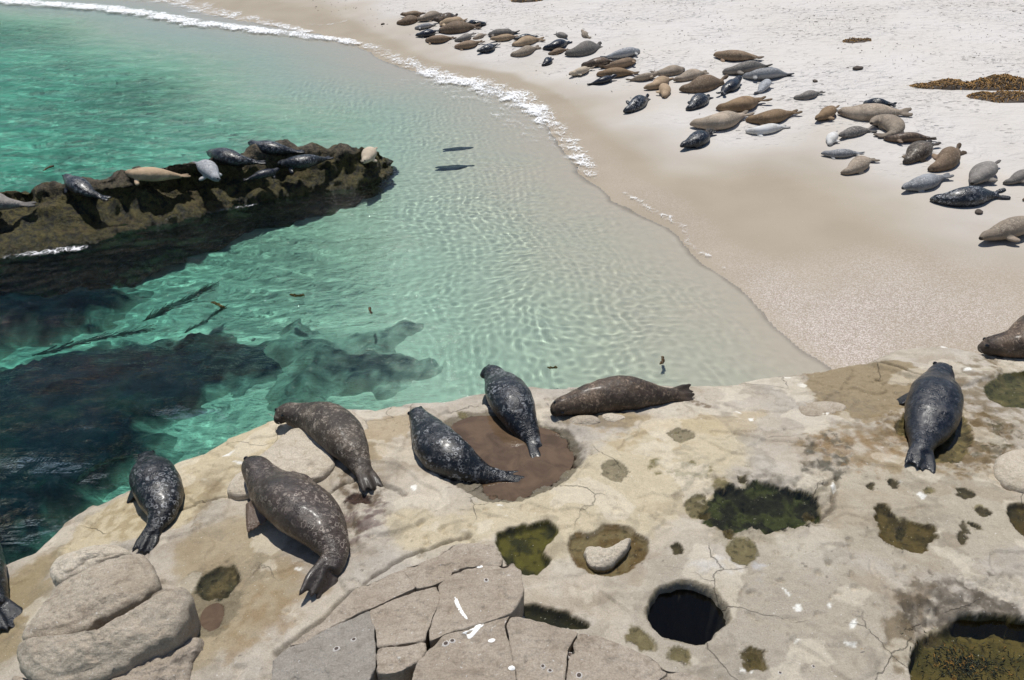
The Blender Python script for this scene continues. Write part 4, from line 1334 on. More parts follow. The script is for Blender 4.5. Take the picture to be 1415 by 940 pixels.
def frond(px_pts, z, w, label, mat, n=1, seed=0, spread=.12, leaf=True):
    r = random.Random(seed)
    P = resample(chaikin(np.array([at_z(x, y, z) for x, y in px_pts]), False, 2), 26, False)
    mb = mb_new()
    ribbon(mb, [Vector(p) for p in P], w * .35, 0, r)
    if leaf:
        for i in range(1, 25):
            for s in range(n):
                p = Vector(P[i]); t = Vector(P[i + 1] - P[i - 1] if i < 25 else P[i] - P[i - 1]); t.normalize()
                a = r.uniform(-.45, .45)
                d = Vector((t.x * math.cos(a) - t.y * math.sin(a), t.x * math.sin(a) + t.y * math.cos(a), 0))
                L = r.uniform(.5, 1.0) * spread
                pts = [p + d * (L * q / 3) + Vector((0, 0, r.uniform(-.015, .01))) for q in range(4)]
                ribbon(mb, pts, w * r.uniform(.5, 1), r.uniform(-.4, .4), r)
    org = P[0]
    o = mb_obj(mb, 'kelp_frond', mat, None, org); o.location = org
    o.cycles.is_caustics_receiver = True
    tag(o, label, 'kelp', 'kelp fronds in the water')
frond([(195, 452), (222, 436), (250, 424), (285, 405)], -.12, .03, 'dark leafy kelp frond streaming under the surface below the rock island', MAT_KELP_D, 5, 1, .42)
frond([(255, 468), (285, 450), (308, 432)], -.15, .03, 'thin dark kelp strand right of the leafy frond', MAT_KELP_D, 2, 2, .22)
frond([(102, 672), (125, 652), (150, 640), (178, 634)], -.06, .04, 'dark leafy kelp frond close to the ledge at lower left', MAT_KELP_D, 3, 3, .16)
frond([(40, 500), (90, 486), (150, 470), (200, 462)], -.15, .03, 'long dark kelp strand crossing the reef near the left edge', MAT_KELP_D, 4, 4, .35)
frond([(292, 417), (300, 420), (306, 424)], .012, .05, 'small olive kelp blade floating left of the others', MAT_KELP_V, 1, 5, .08)
frond([(400, 406), (408, 409), (415, 408)], .012, .04, 'small forked olive kelp blade floating mid water', MAT_KELP_V, 1, 6, .1)
frond([(511, 424), (511, 428), (513, 432)], .012, .03, 'tiny dark kelp scrap floating in the clear teal water', MAT_KELP_B, 1, 7, .06)
frond([(756, 507), (760, 508), (766, 508)], .012, .03, 'tiny olive kelp scrap floating by the ledge behind the pool seals', MAT_KELP_V, 1, 8, .06)
frond([(915, 492), (917, 497), (915, 501)], .0, .03, 'tiny brown kelp scrap in the clear shallows off the ledge', MAT_KELP_B, 1, 9, .08)
frond([(60, 236), (66, 232), (72, 230)], .012, .05, 'olive kelp scrap floating beyond the rock island', MAT_KELP_B, 1, 10, .08)

def pool_weed():
    r = random.Random(31)
    p = on_ground(1335, 922)
    root = empty('seaweed_clump', tuple(p))
    tag(root, 'dark clump of weed with yellow flecks in the pool at the lower right corner', 'seaweed')
    for nm, mat, cnt in (('dark_blades', MAT_KELP_D, 420), ('yellow_blades', MAT_KELP_O, 90)):
        mb = mb_new()
        for _ in range(cnt):
            a, q = r.uniform(0, 6.28), abs(r.gauss(0, .16))
            x, y = math.cos(a) * q * 1.5, math.sin(a) * q * .8
            pts = []
            b_ = r.uniform(0, 6.28)
            for i in range(4):
                b_ += r.uniform(-.6, .6)
                x += math.cos(b_) * .013; y += math.sin(b_) * .013
                pts.append(Vector((x, y, down(p[0] + x, p[1] + y, False) - p[2] + .01 + r.uniform(0, .03))))
            ribbon(mb, pts, r.uniform(.003, .006), r.uniform(0, 3), r)
        tag(mb_obj(mb, nm, mat, root), kind='stuff')
pool_weed()

# ------------------------------------------------------------------ FOAM
def make_foam():
    k = NT('foam')
    pos = k.pos()
    e = k.attr('edge').outputs['Fac']
    warp = k.n('VectorMath', operation='ADD')
    nv = k.n('TexNoise'); nv.inputs['Scale'].default_value = 2.5; k.l(pos, nv.inputs['Vector'])
    sc_ = k.n('VectorMath', operation='SCALE'); sc_.inputs['Scale'].default_value = .35; k.l(nv.outputs['Color'], sc_.inputs[0])
    k.l(pos, warp.inputs[0]); k.l(sc_.outputs[0], warp.inputs[1])
    v1 = k.vor(5.5, warp.outputs[0], 'DISTANCE_TO_EDGE')
    v2 = k.vor(15, warp.outputs[0], 'DISTANCE_TO_EDGE')
    nz = k.noise(3.2, 5, .7, pos)
    lace = k.math('MAXIMUM', k.rng(v1, .16, .0), k.math('MULTIPLY', k.rng(v2, .16, .0), .85))
    x = k.math('ADD', k.math('MULTIPLY', lace, .45), k.math('MULTIPLY', k.rng(nz, .28, .72, 0, 1, False), .55))
    x = k.math('ADD', x, k.math('MULTIPLY', e, 1.1))
    al = k.math('MULTIPLY', k.rng(x, 1.02, 1.45), .78)
    b = k.bsdf((.88, .89, .9), .7, k.bump(k.noise(30, 3, .6, pos), .02, .6), .3)
    tr = k.n('BsdfTransparent')
    mx = k.n('MixShader'); k.l(al, mx.inputs[0]); k.l(tr.outputs[0], mx.inputs[1]); k.l(b.outputs[0], mx.inputs[2])
    k.l(mx.outputs[0], k.out.inputs[0])
    return k.m
MAT_FOAM = make_foam()
def foam(px_pts, width, strength, label, seed=0, thick=.03, bias=.5):
    """px_pts [(x,y)], width: metres list or scalar; the seaward side is to the left of travel direction"""
    P = np.array([at_z(x, y, .03) for x, y in px_pts])[:, :2]
    wd = np.interp(np.linspace(0, 1, len(P)), np.linspace(0, 1, len(np.atleast_1d(width))), np.atleast_1d(width))
    P3 = np.c_[P, wd]
    P3 = chaikin(P3, False, 3)
    n = int(np.sum(np.linalg.norm(np.diff(P3[:, :2], axis=0), axis=1)) / .06) + 8
    P3 = resample(P3, n, False)
    T = np.gradient(P3[:, :2], axis=0); T /= np.linalg.norm(T, axis=1)[:, None]
    N = np.stack([-T[:, 1], T[:, 0]], -1)
    K = 26
    t = np.linspace(0, 1, K)
    wob = .25 * fbm(P3[:, 0] * 1.3, P3[:, 1] * 1.3, 3, seed)
    X = P3[:, None, 0] + N[:, None, 0] * ((t[None] - bias) * P3[:, 2:3] * (1 + .0 * wob[:, None]) + wob[:, None] * P3[:, 2:3])
    Y = P3[:, None, 1] + N[:, None, 1] * ((t[None] - bias) * P3[:, 2:3] + wob[:, None] * P3[:, 2:3])
    bz = bilin(bxs, bys, BZ, X.ravel(), Y.ravel()).reshape(X.shape)
    ed = np.sin(np.pi * t) ** .7
    along = np.minimum(1, np.minimum(np.arange(n), np.arange(n)[::-1]) / 10.0)
    E = ed[None] * strength * along[:, None] * np.clip(.95 + .45 * fbm(X * .9, Y * .9, 3, seed + 31), .5, 1.15)
    Z = np.maximum(bz, .02) + .014 + thick * ed[None] * np.clip(.5 + fbm(X * 4, Y * 4, 3, seed + 5), 0, 1.4)
    me = mesh_np('sea_foam', np.stack([X, Y, Z], -1).reshape(-1, 3), grid_faces(n, K))
    attr_f(me, 'edge', E)
    o = obj('sea_foam', me, MAT_FOAM)
    tag(o, label, 'foam', kind='stuff')
foam([(-120, -16), (0, 2), (100, 7), (200, 18), (270, 32), (340, 40), (410, 48), (470, 55), (508, 64)], [2.0, 1.9, 1.7, 1.5, 1.4, 1.1, .8], .90, 'white breaking foam line at the upper left edge of the sea', 1, .07)
foam([(130, -8), (220, -2), (260, 6), (290, 16), (330, 24), (390, 36), (440, 46)], [2.4, 2.4, 1.8, 1.3, .8], .62, 'thin lacy foam of the run-up behind the breaking line', 2, .015)
foam([(390, 38), (420, 36), (460, 38), (490, 34), (505, 33)], [.5, .4, .2], .45, 'thin foam thread on the wet sand near the farthest seals', 3, .006)
foam([(495, 60), (535, 72), (550, 82), (580, 92), (610, 102)], [.8, 1.2, 1.4, 1.2], .6, 'broken lacy foam between the two foam crests', 4, .012)
foam([(575, 95), (620, 107), (660, 117), (700, 130), (735, 148), (756, 166)], [1.2, 1.8, 1.9, 1.5, .9], .76, 'white foam crest curling onto the wet sand in mid beach', 5, .03)
foam([(728, 145), (756, 168), (776, 186), (795, 208), (812, 236), (830, 252)], [1.3, 1.1, .9, .6], .60, 'thin foam edge trailing down from the foam crest', 6, .012)
foam([(845, 258), (900, 289), (932, 309), (942, 319), (955, 339), (985, 361), (1030, 389)], [.3, .3, .5, .4, .3, .3, .3], .44, 'fine foam edge where clear water meets the sand', 7, .006)
foam([(560, 98), (620, 122), (690, 146), (740, 178), (770, 212)], [2.2, 2.2, 1.9, 1.4], .36, 'faint lacy foam film seaward of the crest', 8, .004)
foam([(905, 318), (930, 332), (950, 352)], [.5, .7, .4], .36, 'small faint foam patch in the shallows below the foam edge', 11, .004)
foam([(-40, 366), (0, 357), (50, 349), (100, 344), (150, 338)], [.5, .5, .4, .25], .56, 'white foam washing against the left foot of the rock island', 9, .02)
foam([(255, 300), (290, 294), (330, 287), (380, 277)], [.3, .3, .2], .45, 'thin foam flecks against the middle foot of the rock island', 10, .008)

# ------------------------------------------------------------------ SEALS
U = np.array([0, .012, .035, .07, .105, .145, .2, .28, .38, .5, .6, .7, .78, .85, .9])
HW = np.array([.014, .029, .041, .056, .065, .074, .089, .115, .135, .139, .126, .097, .067, .046, .034])
HH = np.array([.012, .024, .034, .052, .060, .064, .073, .090, .103, .105, .095, .073, .053, .038, .029])

def catmull(P, n):
    P = np.array(P, float)
    P = np.vstack([2 * P[0] - P[1], P, 2 * P[-1] - P[-2]])
    out = []
    m = len(P) - 3
    for i in range(m):
        p0, p1, p2, p3 = P[i:i + 4]
        for t in np.linspace(0, 1, 24, endpoint=False):
            out.append(.5 * ((2 * p1) + (-p0 + p2) * t + (2 * p0 - 5 * p1 + 4 * p2 - p3) * t * t + (-p0 + 3 * p1 - 3 * p2 + p3) * t ** 3))
    out.append(P[-2])
    return resample(np.array(out), n, False)

def tube(V, F, pts, rad, flat, nrm, sides=8):
    """tapered closed limb along pts; rad list; flat = thickness factor along nrm"""
    pts = np.array(pts); n = len(pts)
    b = len(V)
    for i in range(n):
        t = pts[min(i + 1, n - 1)] - pts[max(i - 1, 0)]; t = t / (np.linalg.norm(t) + 1e-9)
        s = np.cross(t, nrm); s /= np.linalg.norm(s) + 1e-9
        u = np.cross(s, t)
        for k in range(sides):
            a = 2 * np.pi * k / sides
            V.append(pts[i] + rad[i] * (np.cos(a) * s + flat * np.sin(a) * u))
    for i in range(n - 1):
        for k in range(sides):
            k2 = (k + 1) % sides
            F.append((b + i * sides + k, b + i * sides + k2, b + (i + 1) * sides + k2, b + (i + 1) * sides + k))
    V.append(pts[0] - (pts[1] - pts[0]) * .2); V.append(pts[-1] + (pts[-1] - pts[-2]) * .35)
    for k in range(sides):
        k2 = (k + 1) % sides
        F.append((b + k2, b + k, len(V) - 2))
        F.append((b + (n - 1) * sides + k, b + (n - 1) * sides + k2, len(V) - 1))

def seal_mesh(spine, L, fat, ups, fore, hind_spread, voxel, detail, rnd, fl_side=(1, 1)):
    M = len(spine)
    u = np.linspace(0, 1, M)
    T = np.gradient(spine, axis=0); T /= np.linalg.norm(T, axis=1)[:, None]
    S = np.cross(T, ups); S /= np.linalg.norm(S, axis=1)[:, None]
    Up = np.cross(S, T)
    fu = 1 + (fat - 1) * sstep(.12, .34, u) * sstep(1.0, .75, u)
    a = np.interp(u, U, HW) * L * fu; b = np.interp(u, U, HH) * L * (1 + (fu - 1) * .6)
    V, F = [], []
    SD = 32
    last = int(.9 * (M - 1))
    for i in range(last + 1):
        for k in range(SD):
            an = 2 * np.pi * k / SD
            cs, sn = np.cos(an), np.sin(an)
            x = np.sign(cs) * abs(cs) ** .9 * a[i]
            z = b[i] * (sn if sn > 0 else sn * .92)
            if sn < 0: x *= 1 + .14 * abs(sn)
            V.append(spine[i] + S[i] * x + Up[i] * z)
    for i in range(last):
        for k in range(SD):
            k2 = (k + 1) % SD
            F.append((i * SD + k, i * SD + k2, (i + 1) * SD + k2, (i + 1) * SD + k))
    V.append(spine[0] - T[0] * .004); V.append(spine[last] + T[last] * .02)
    for k in range(SD):
        k2 = (k + 1) % SD
        F.append((k2, k, len(V) - 2)); F.append((last * SD + k, last * SD + k2, len(V) - 1))
    # brow / muzzle pads
    i = int(.028 * (M - 1)) + 1
    # hind flippers: two hands of toes
    hb = int(.81 * (M - 1))
    base_ = spine[hb]; tip = spine[-1]
    ax = tip - base_; hl = np.linalg.norm(ax); ax = ax / hl
    s_, u_ = S[hb], Up[hb]
    for sg in (-1, 1):
        if detail:
            for q in range(5):
                f = (q - 2) / 2
                ang = sg * (.02 + hind_spread * .26) + f * (.075 + hind_spread * .16)
                ll = hl * (1.0 - .09 * (1 - abs(f))) * (1.02 if abs(f) > .8 else .96)
                d = ax * np.cos(ang) + s_ * np.sin(ang)
                lift = u_ * (.010 * L * sg * (1 - hind_spread))
                p0 = base_ + s_ * sg * .018 * L + lift
                pts = [p0, p0 + d * ll * .35 + u_ * .004 * L, p0 + d * ll * .7 + s_ * f * .006 * L, p0 + d * ll * .98 - u_ * .006 * L]
                tube(V, F, pts, [.026 * L, .021 * L, .0155 * L, .0115 * L], .8, u_, 8)
        else:
            ang = sg * (.06 + hind_spread * .4)
            d = ax * np.cos(ang) + s_ * np.sin(ang)
            p0 = base_ + s_ * sg * .015 * L
            tube(V, F, [p0, p0 + d * hl * .4, p0 + d * hl * .8, p0 + d * hl * 1.08 + u_ * .01 * L], [.030 * L, .028 * L, .044 * L, .034 * L], .42, u_, 8)
    # fore flippers
    for sg, ang, drop_, out_ in fore:
        i = int(.27 * (M - 1))
        root = spine[i] + S[i] * sg * a[i] * .84 - Up[i] * b[i] * (.62 if drop_ > 0 else .5) * drop_
        d0 = -T[i] * np.cos(ang) + S[i] * sg * np.sin(ang) * out_ * .75 - Up[i] * (.42 if drop_ > 0 else .1) * drop_
        d0 /= np.linalg.norm(d0)
        nrm_f = Up[i] * .8 + S[i] * sg * .6
        nd = 5 if detail else 1
        ln = .135 * L
        for q in range(nd):
            f = (q - 2) / 2 if nd > 1 else 0
            side = np.cross(nrm_f, d0); side /= np.linalg.norm(side)
            dd = d0 + side * f * .22
            ll = ln * (1 - .12 * (f + 1) / 2 * 1.2)
            p0 = root + side * f * .012 * L
            if nd > 1:
                tube(V, F, [p0, p0 + dd * ll * .4, p0 + dd * ll * .75, p0 + dd * ll - Up[i] * .006 * L], [.024 * L, .02 * L, .0135 * L, .008 * L], .7, nrm_f, 8)
            else:
                tube(V, F, [p0, p0 + dd * ll * .4, p0 + dd * ll * .75, p0 + dd * ll], [.034 * L, .042 * L, .040 * L, .024 * L], .55, nrm_f, 8)
    V = np.array(V)
    quads = np.array([f for f in F if len(f) == 4]); tris = np.array([f for f in F if len(f) == 3])
    me = mesh_np('seal_src', V, [quads, tris])
    tmp = bpy.data.objects.new('seal_src', me); col.objects.link(tmp)
    md = tmp.modifiers.new('r', 'REMESH'); md.mode = 'VOXEL'; md.voxel_size = voxel; md.use_smooth_shade = True
    ms = tmp.modifiers.new('s', 'SMOOTH'); ms.factor = .5; ms.iterations = 7 if detail else 4
    dg = bpy.context.evaluated_depsgraph_get()
    out = bpy.data.meshes.new_from_object(tmp.evaluated_get(dg))
    bpy.data.objects.remove(tmp); bpy.data.meshes.remove(me)
    n = len(out.vertices)
    co = np.zeros(n * 3); out.vertices.foreach_get('co', co); co = co.reshape(-1, 3)
    D = ((co[:, None, :] - spine[None]) ** 2).sum(-1)
    idx = D.argmin(1)
    rel_ = co - spine[idx]
    dors = (rel_ * Up[idx]).sum(1) / (b[idx] + .01)
    sidec = (rel_ * S[idx]).sum(1) / (a[idx] + .01)
    if detail:
        for q in range(n):
            v_ = Vector(co[q])
            co[q] += (rel_[q] / (np.linalg.norm(rel_[q]) + 1e-6)) * L * (.007 * mnoise.fractal(v_ * 3.5, 1.0, 2.0, 3))
        out.vertices.foreach_set('co', co.ravel()); out.update()
    attr_f(out, 'along', idx / (M - 1)); attr_f(out, 'dorsal', np.clip(dors, -1.5, 1.5)); attr_f(out, 'lateral', np.clip(sidec, -2, 2))
    out.polygons.foreach_set('use_smooth', np.ones(len(out.polygons), bool))
    out.name = 'harbor_seal'
    eyes = []
    i = min(M - 1, max(1, int(round(.062 * (M - 1)))))
    for sg in (-1, 1):
        eyes.append(spine[i] + S[i] * sg * a[i] * .76 + Up[i] * b[i] * .58)
    return out, eyes, S[i], Up[i], T[i]

def make_coat(name, base_, spot, belly, ring=.5, fleck=.3, rough=.38, coat=.25, dens=1.0, mott=None):
    k = NT('coat_' + name)
    oc_ = k.objco()
    oi = k.n('ObjectInfo').outputs['Random']
    off = k.n('VectorMath', operation='ADD')
    cmb = k.n('CombineXYZ'); k.l(k.math('MULTIPLY', oi, 37.0), cmb.inputs[0]); k.l(k.math('MULTIPLY', oi, 91.0), cmb.inputs[1])
    k.l(oc_, off.inputs[0]); k.l(cmb.outputs[0], off.inputs[1])
    p = off.outputs[0]
    al = k.attr('along').outputs['Fac']; do = k.attr('dorsal').outputs['Fac']
    wn = k.n('TexNoise'); wn.inputs['Scale'].default_value = 9; wn.inputs['Detail'].default_value = 3; k.l(p, wn.inputs['Vector'])
    ws = k.n('VectorMath', operation='SCALE'); ws.inputs['Scale'].default_value = .09; k.l(wn.outputs['Color'], ws.inputs[0])
    wa = k.n('VectorMath', operation='ADD'); k.l(p, wa.inputs[0]); k.l(ws.outputs[0], wa.inputs[1])
    v = k.vor(17, wa.outputs[0])
    r1 = k.math('MULTIPLY', k.rng(v, .24, .33), k.rng(v, .45, .36))
    big = k.noise(3.2, 4, .6, p)
    fl_ = k.noise(24, 5, .7, p, .5)
    fl2 = k.noise(11, 5, .7, p, .3)
    mask = k.rng(big, .38, .62)
    ringf = k.math('MULTIPLY', r1, k.math('MULTIPLY', mask, ring))
    fleckf = k.math('MULTIPLY', k.rng(fl_, .57 - .05 * dens, .65 - .04 * dens), k.math('MULTIPLY', k.rng(big, .3, .6, .35, 1.0), fleck))
    blot = k.math('MULTIPLY', k.rng(fl2, .55, .68), fleck * .6)
    f = k.math('MAXIMUM', k.math('MAXIMUM', ringf, fleckf), blot)
    f = k.math('MULTIPLY', f, k.math('MULTIPLY', k.rng(al, .93, .84), k.rng(do, -.35, .35, .25, 1.0)))
    bc = k.mix(k.rng(big, .3, .7, 0, .6), base_, mott or tuple(x * .62 for x in base_))
    c = k.mix(f, bc, spot)
    c = k.mix(k.math('MULTIPLY', k.rng(do, .05, -.6), .75), c, belly)
    hd = k.rng(al, .16, .05, 0, .35)
    c = k.mix(hd, c, tuple(x * .5 for x in base_))
    pat = k.noise(1.9, 3, .6, p)
    c = k.mix(k.rng(pat, .5, .66, 0, .55), c, tuple(min(.8, x * 1.55 + .01) for x in base_))
    c = k.mix(k.rng(al, .022, .008, 0, .9), c, (.012, .011, .01))
    c = k.mix(k.rng(al, .84, .97, 0, .65), c, tuple(x * .4 + .008 for x in base_))
    hs = k.n('HueSaturation'); k.l(c, hs.inputs['Color']); k.val(hs.inputs['Value'], k.rng(oi, 0, 1, .78, 1.22, False))
    fur = k.noise(150, 3, .7, p)
    fold = k.n('Math', operation='SINE'); k.l(k.math('ADD', k.math('MULTIPLY', al, 230.0), k.math('MULTIPLY', big, 22.0)), fold.inputs[0])
    fm_ = k.math('ADD', k.math('MULTIPLY', k.rng(al, .10, .16), k.rng(al, .30, .2)), k.math('MULTIPLY', k.rng(al, .68, .76), k.rng(al, .9, .84)))
    nb0 = k.bump(k.math('MULTIPLY', fold.outputs[0], k.math('MULTIPLY', fm_, k.rng(fl2, .35, .65))), .006, .7)
    nb = k.bump(fur, .005, .6, k.bump(k.noise(18, 4, .65, p), .022, .55, nb0))
    rg = k.rng(fl2, .35, .65, rough - .04, rough + .22)
    return k.surf(k.bsdf(hs.outputs[0], rg, nb, .42 if rough < .3 else .22, coat))

COATS = {
    'black': make_coat('black', (.004, .005, .007), (.42, .43, .44), (.008, .008, .010), .55, .42, .24, .15, -1.0),
    'blue': make_coat('blue', (.005, .007, .011), (.50, .52, .55), (.016, .017, .02), .55, .65, .26, .12, -.6),
    'navy': make_coat('navy', (.005, .007, .013), (.20, .21, .24), (.014, .015, .018), .35, .4, .25, .15, -.8),
    'silver': make_coat('silver', (0.241, 0.247, 0.259), (0.575, 0.575, 0.575), (0.380, 0.368, 0.356), .5, .7, .55, .0, .9, (0.086, 0.090, 0.098)),
    'grey': make_coat('grey', (0.144, 0.131, 0.119), (0.375, 0.344, 0.300), (0.237, 0.206, 0.175), .5, .7, .55, .0, .8, (0.062, 0.057, 0.055)),
    'brown': make_coat('brown', (.175, .122, .080), (.36, .28, .20), (.26, .18, .12), .5, .7, .62, .0, .8, (.075, .05, .034)),
    'rust': make_coat('rust', (.20, .135, .078), (.34, .25, .165), (.26, .18, .11), .3, .55, .65, .0, .8, (.10, .062, .036)),
    'umber': make_coat('umber', (.032, .023, .018), (.36, .27, .195), (.16, .11, .075), .3, .85, .36, .08, .5, (.20, .138, .092)),
    'tan': make_coat('tan', (0.380, 0.276, 0.178), (0.529, 0.420, 0.299), (0.437, 0.333, 0.224), .25, .5, .65, .0, .8, (0.218, 0.149, 0.094)),
    'greytan': make_coat('greytan', (0.286, 0.231, 0.176), (0.520, 0.442, 0.351), (0.403, 0.325, 0.247), .45, .65, .6, .0, .8, (0.130, 0.104, 0.081)),
    'pale': make_coat('pale', (.50, .42, .32), (.64, .56, .45), (.55, .46, .35), .2, .4, .65, .0, .8, (.32, .25, .18)),
    'white': make_coat('white', (.66, .64, .61), (.24, .24, .25), (.74, .71, .66), .3, .45, .65, .0, .6, (.46, .44, .41)),
    'mottled': make_coat('mottled', (.040, .032, .027), (.46, .40, .33), (.22, .165, .115), .45, .8, .40, .05, -.1, (.12, .09, .064)),
    'cocoa': make_coat('cocoa', (.030, .022, .018), (.36, .30, .25), (.11, .073, .047), .65, .42, .27, .15, -.7, (.062, .041, .029)),
    'swim': make_coat('swim', (.035, .042, .036), (.08, .085, .07), (.05, .055, .045), .3, .4, .5, .0),
}
MAT_EYE = NT('seal_eye'); MAT_EYE = MAT_EYE.surf(MAT_EYE.bsdf((.006, .005, .005), .06, None, .6))
bm = bmesh.new(); bmesh.ops.create_uvsphere(bm, u_segments=14, v_segments=10, radius=1)
EYE_ME = bpy.data.meshes.new('eye'); bm.to_mesh(EYE_ME); bm.free()
for pl in EYE_ME.polygons: pl.use_smooth = True
EYE_ME.materials.append(MAT_EYE)
MAT_WHISK = make_simple('whisker', (.55, .5, .42), .4)

NSEAL = [0]
def seal(pts, coat, label, group, fat=1.0, *a_, minz=None, **k_):
    return seal_(pts, coat, label, group, fat, *a_, minz=minz, **k_)

def seal_(pts, coat, label, group, fat=1.0, roll=0.0, headlift=0.0, taillift=0.0, near=False, spread=.25, bend=0.0, fore=None, fixed_z=None, eyes=None, lift_all=0.0, minz=None, plane=None):
    NSEAL[0] += 1
    rr = random.Random(NSEAL[0] * 7 + 3)
    px = np.array(pts, float)
    if len(px) == 2:
        m = px.mean(0); d = px[1] - px[0]
        nn = np.array([-d[1], d[0] * .35])
        b1 = bend + rr.uniform(-.05, .05)
        px = np.array([px[0], px[0] * .75 + px[1] * .25 + nn * b1 * .6, m + nn * b1, px[0] * .25 + px[1] * .75 + nn * b1 * .5, px[1]])
    # first guess for the length on the ground
    if fixed_z is None:
        g = np.array([on_ground(x, y, .12, 12, minz) for x, y in px]) if plane is None else np.array([at_z(x, y, plane + .12) for x, y in px])
    else:
        g = np.array([at_z(x, y, fixed_z) for x, y in px])
    L = np.sum(np.linalg.norm(np.diff(g, axis=0), axis=1))
    u0 = np.concatenate([[0], np.cumsum(np.linalg.norm(np.diff(g, axis=0), axis=1))]); u0 /= u0[-1]
    hh = np.interp(u0, np.append(U, 1.0), np.append(HH, .02)) * L * (1 + (fat - 1) * .6 * sstep(.12, .34, u0))
    if plane is not None:
        g = np.array([at_z(x, y, plane + h * .92) for (x, y), h in zip(px, hh)])
    elif fixed_z is None:
        g2 = []
        for (x, y), h, uu in zip(px, hh, u0):
            g2.append(on_ground(x, y, h * .92 + headlift * (1 - sstep(0, .3, uu)) + taillift * sstep(.75, 1, uu), 12, minz))
        g = np.array(g2)
    sp = catmull(g, 72)
    L = np.sum(np.linalg.norm(np.diff(sp, axis=0), axis=1))
    us = np.linspace(0, 1, 72)
    b = np.interp(us, np.append(U, 1.0), np.append(HH, .02)) * L * (1 + (fat - 1) * .6 * sstep(.12, .34, us))
    ups = np.zeros((72, 3)); ups[:, 2] = 1
    if fixed_z is None:
        gz = np.array([down(x, y) for x, y in sp[:, :2]])
        if minz is not None: gz = np.maximum(gz, minz)
        # a heavy body bridges hollows: smooth ground and never sink
        gs = gz.copy()
        for _ in range(14):
            gs = np.convolve(np.pad(gs, 2, mode='edge'), [.1, .2, .4, .2, .1], 'valid')
        gs = np.maximum(gs, gz - .05)
        if plane is not None:
            cf = np.polyfit(us, gz, 1); gs = np.polyval([np.clip(cf[0], -.15, .15), 0], us); gs = gs + np.percentile(gz - gs, 45)
        sp[:, 2] = gs + b * .88 + headlift * (1 - sstep(.0, .3, us)) + taillift * sstep(.72, 1, us) + lift_all
        z = sp[:, 2].copy()
        for _ in range(8):
            z = np.convolve(np.pad(z, 1, mode='edge'), [.25, .5, .25], 'valid')
        sp[:, 2] = z
    T = np.gradient(sp, axis=0); T /= np.linalg.norm(T, axis=1)[:, None]
    if roll:
        for i in range(72):
            S = np.cross(T[i], [0, 0, 1]); S /= np.linalg.norm(S) + 1e-9
            up = np.cross(S, T[i])
            ups[i] = up * math.cos(roll) + S * math.sin(roll)
    if fore is None:
        fore = [(1, rr.uniform(2.0, 2.7), 1.0, 1.0), (-1, rr.uniform(2.0, 2.7), 1.0, 1.0)]
    vox = .0125 if near else max(.016, .0125 * L)
    me, ey, ss, uu, tt = seal_mesh(sp, L, fat, ups, fore, spread, vox, near, rr)
    base_ = np.array([sp[32, 0], sp[32, 1], (gz[32] if fixed_z is None else sp[32, 2])])
    me.transform(__import__('mathutils').Matrix.Translation(Vector(-base_)))
    me.materials.clear()
    o = obj('harbor_seal', me, COATS[coat])
    o.location = base_
    tag(o, label, 'seal', group)
    o.cycles.is_caustics_receiver = True
    if near or eyes:
        for e in ey:
            eo = bpy.data.objects.new('eye', EYE_ME); col.objects.link(eo)
            eo.parent = o
            eo.location = e - base_
            eo.scale = (.0125 * L,) * 3
    if near:
        mb = mb_new()
        nose = sp[1]
        for sg in (-1, 1):
            for q in range(5):
                st = nose + ss * sg * .03 * L - uu * (.004 - .004 * q) * L
                d = ss * sg * .8 + tt * (.35 - .12 * q) - uu * (.35 - .16 * q)
                ribbon(mb, [Vector(st - base_), Vector(st - base_ + d * .03 * L), Vector(st - base_ + d * .06 * L - np.array([0, 0, .006]))], .0011, 0, rr)
        w = mb_obj(mb, 'whiskers', MAT_WHISK, o)
        tag(w, kind='stuff')
    return o

G1 = 'seals resting on the sandstone ledge'
seal([(204, 630), (207, 648), (223, 692), (212, 732), (196, 764)], 'black', 'black seal with white flecks, head to the water, on the left slope of the ledge', G1, .96, 0, .02, 0, True, .1,
     fore=[(1, 2.3, 1, .8), (-1, 2.6, 1, .7)], minz=0.3)
seal([(380, 585), (400, 570), (448, 580), (488, 622), (516, 675)], 'mottled', 'mottled grey brown seal draped over the flat rock slab, head over the water', G1, .92, 0, .05, 0, True, .1,
     fore=[(1, 2.2, 1, 1.0), (-1, 2.5, 1, .8)], minz=0.6)
seal([(346, 640), (365, 660), (424, 708), (462, 760), (436, 822)], 'cocoa', 'big brown grey seal with pale rings and fanned tail flippers, lying on its side', G1, 1.0, R(-25), .04, 0, True, .3,
     fore=[(1, 2.6, 1.0, .6), (-1, 2.55, -1.25, .25)], minz=0.5)
seal([(572, 572), (583, 584), (614, 626), (664, 655), (728, 660)], 'black', 'glossy black seal with white rings, tail in the muddy pool', G1, .95, R(12), .06, .03, True, .05,
     fore=[(1, 1.7, 1.1, 1.2), (-1, 2.6, 1, .7)], minz=0.62)
seal([(664, 520), (682, 518), (710, 556), (733, 602), (750, 638)], 'blue', 'blue black speckled seal behind the muddy pool with its tail over the brown water', G1, .94, 0, .05, .02, True, .15,
     fore=[(1, 2.4, 1, .8), (-1, 1.6, 1, 1.2)], minz=0.62)
seal([(762, 574), (780, 561), (832, 548), (905, 546), (958, 543)], 'umber', 'dark brown seal lying along the ledge edge, face turned down towards the camera', G1, .86, R(35), .03, .03, True, .3,
     fore=[(1, 2.1, .6, 1.0), (-1, 2.6, 1, .6)], minz=0.6)
seal([(1301, 508), (1298, 522), (1289, 570), (1276, 610), (1272, 645)], 'navy', 'dark glossy seal alone on the right part of the ledge, tail towards the camera', G1, .96, 0, .07, 0, True, .3,
     fore=[(1, 2.2, 1, .9), (-1, 2.5, 1, .7)], minz=0.8)
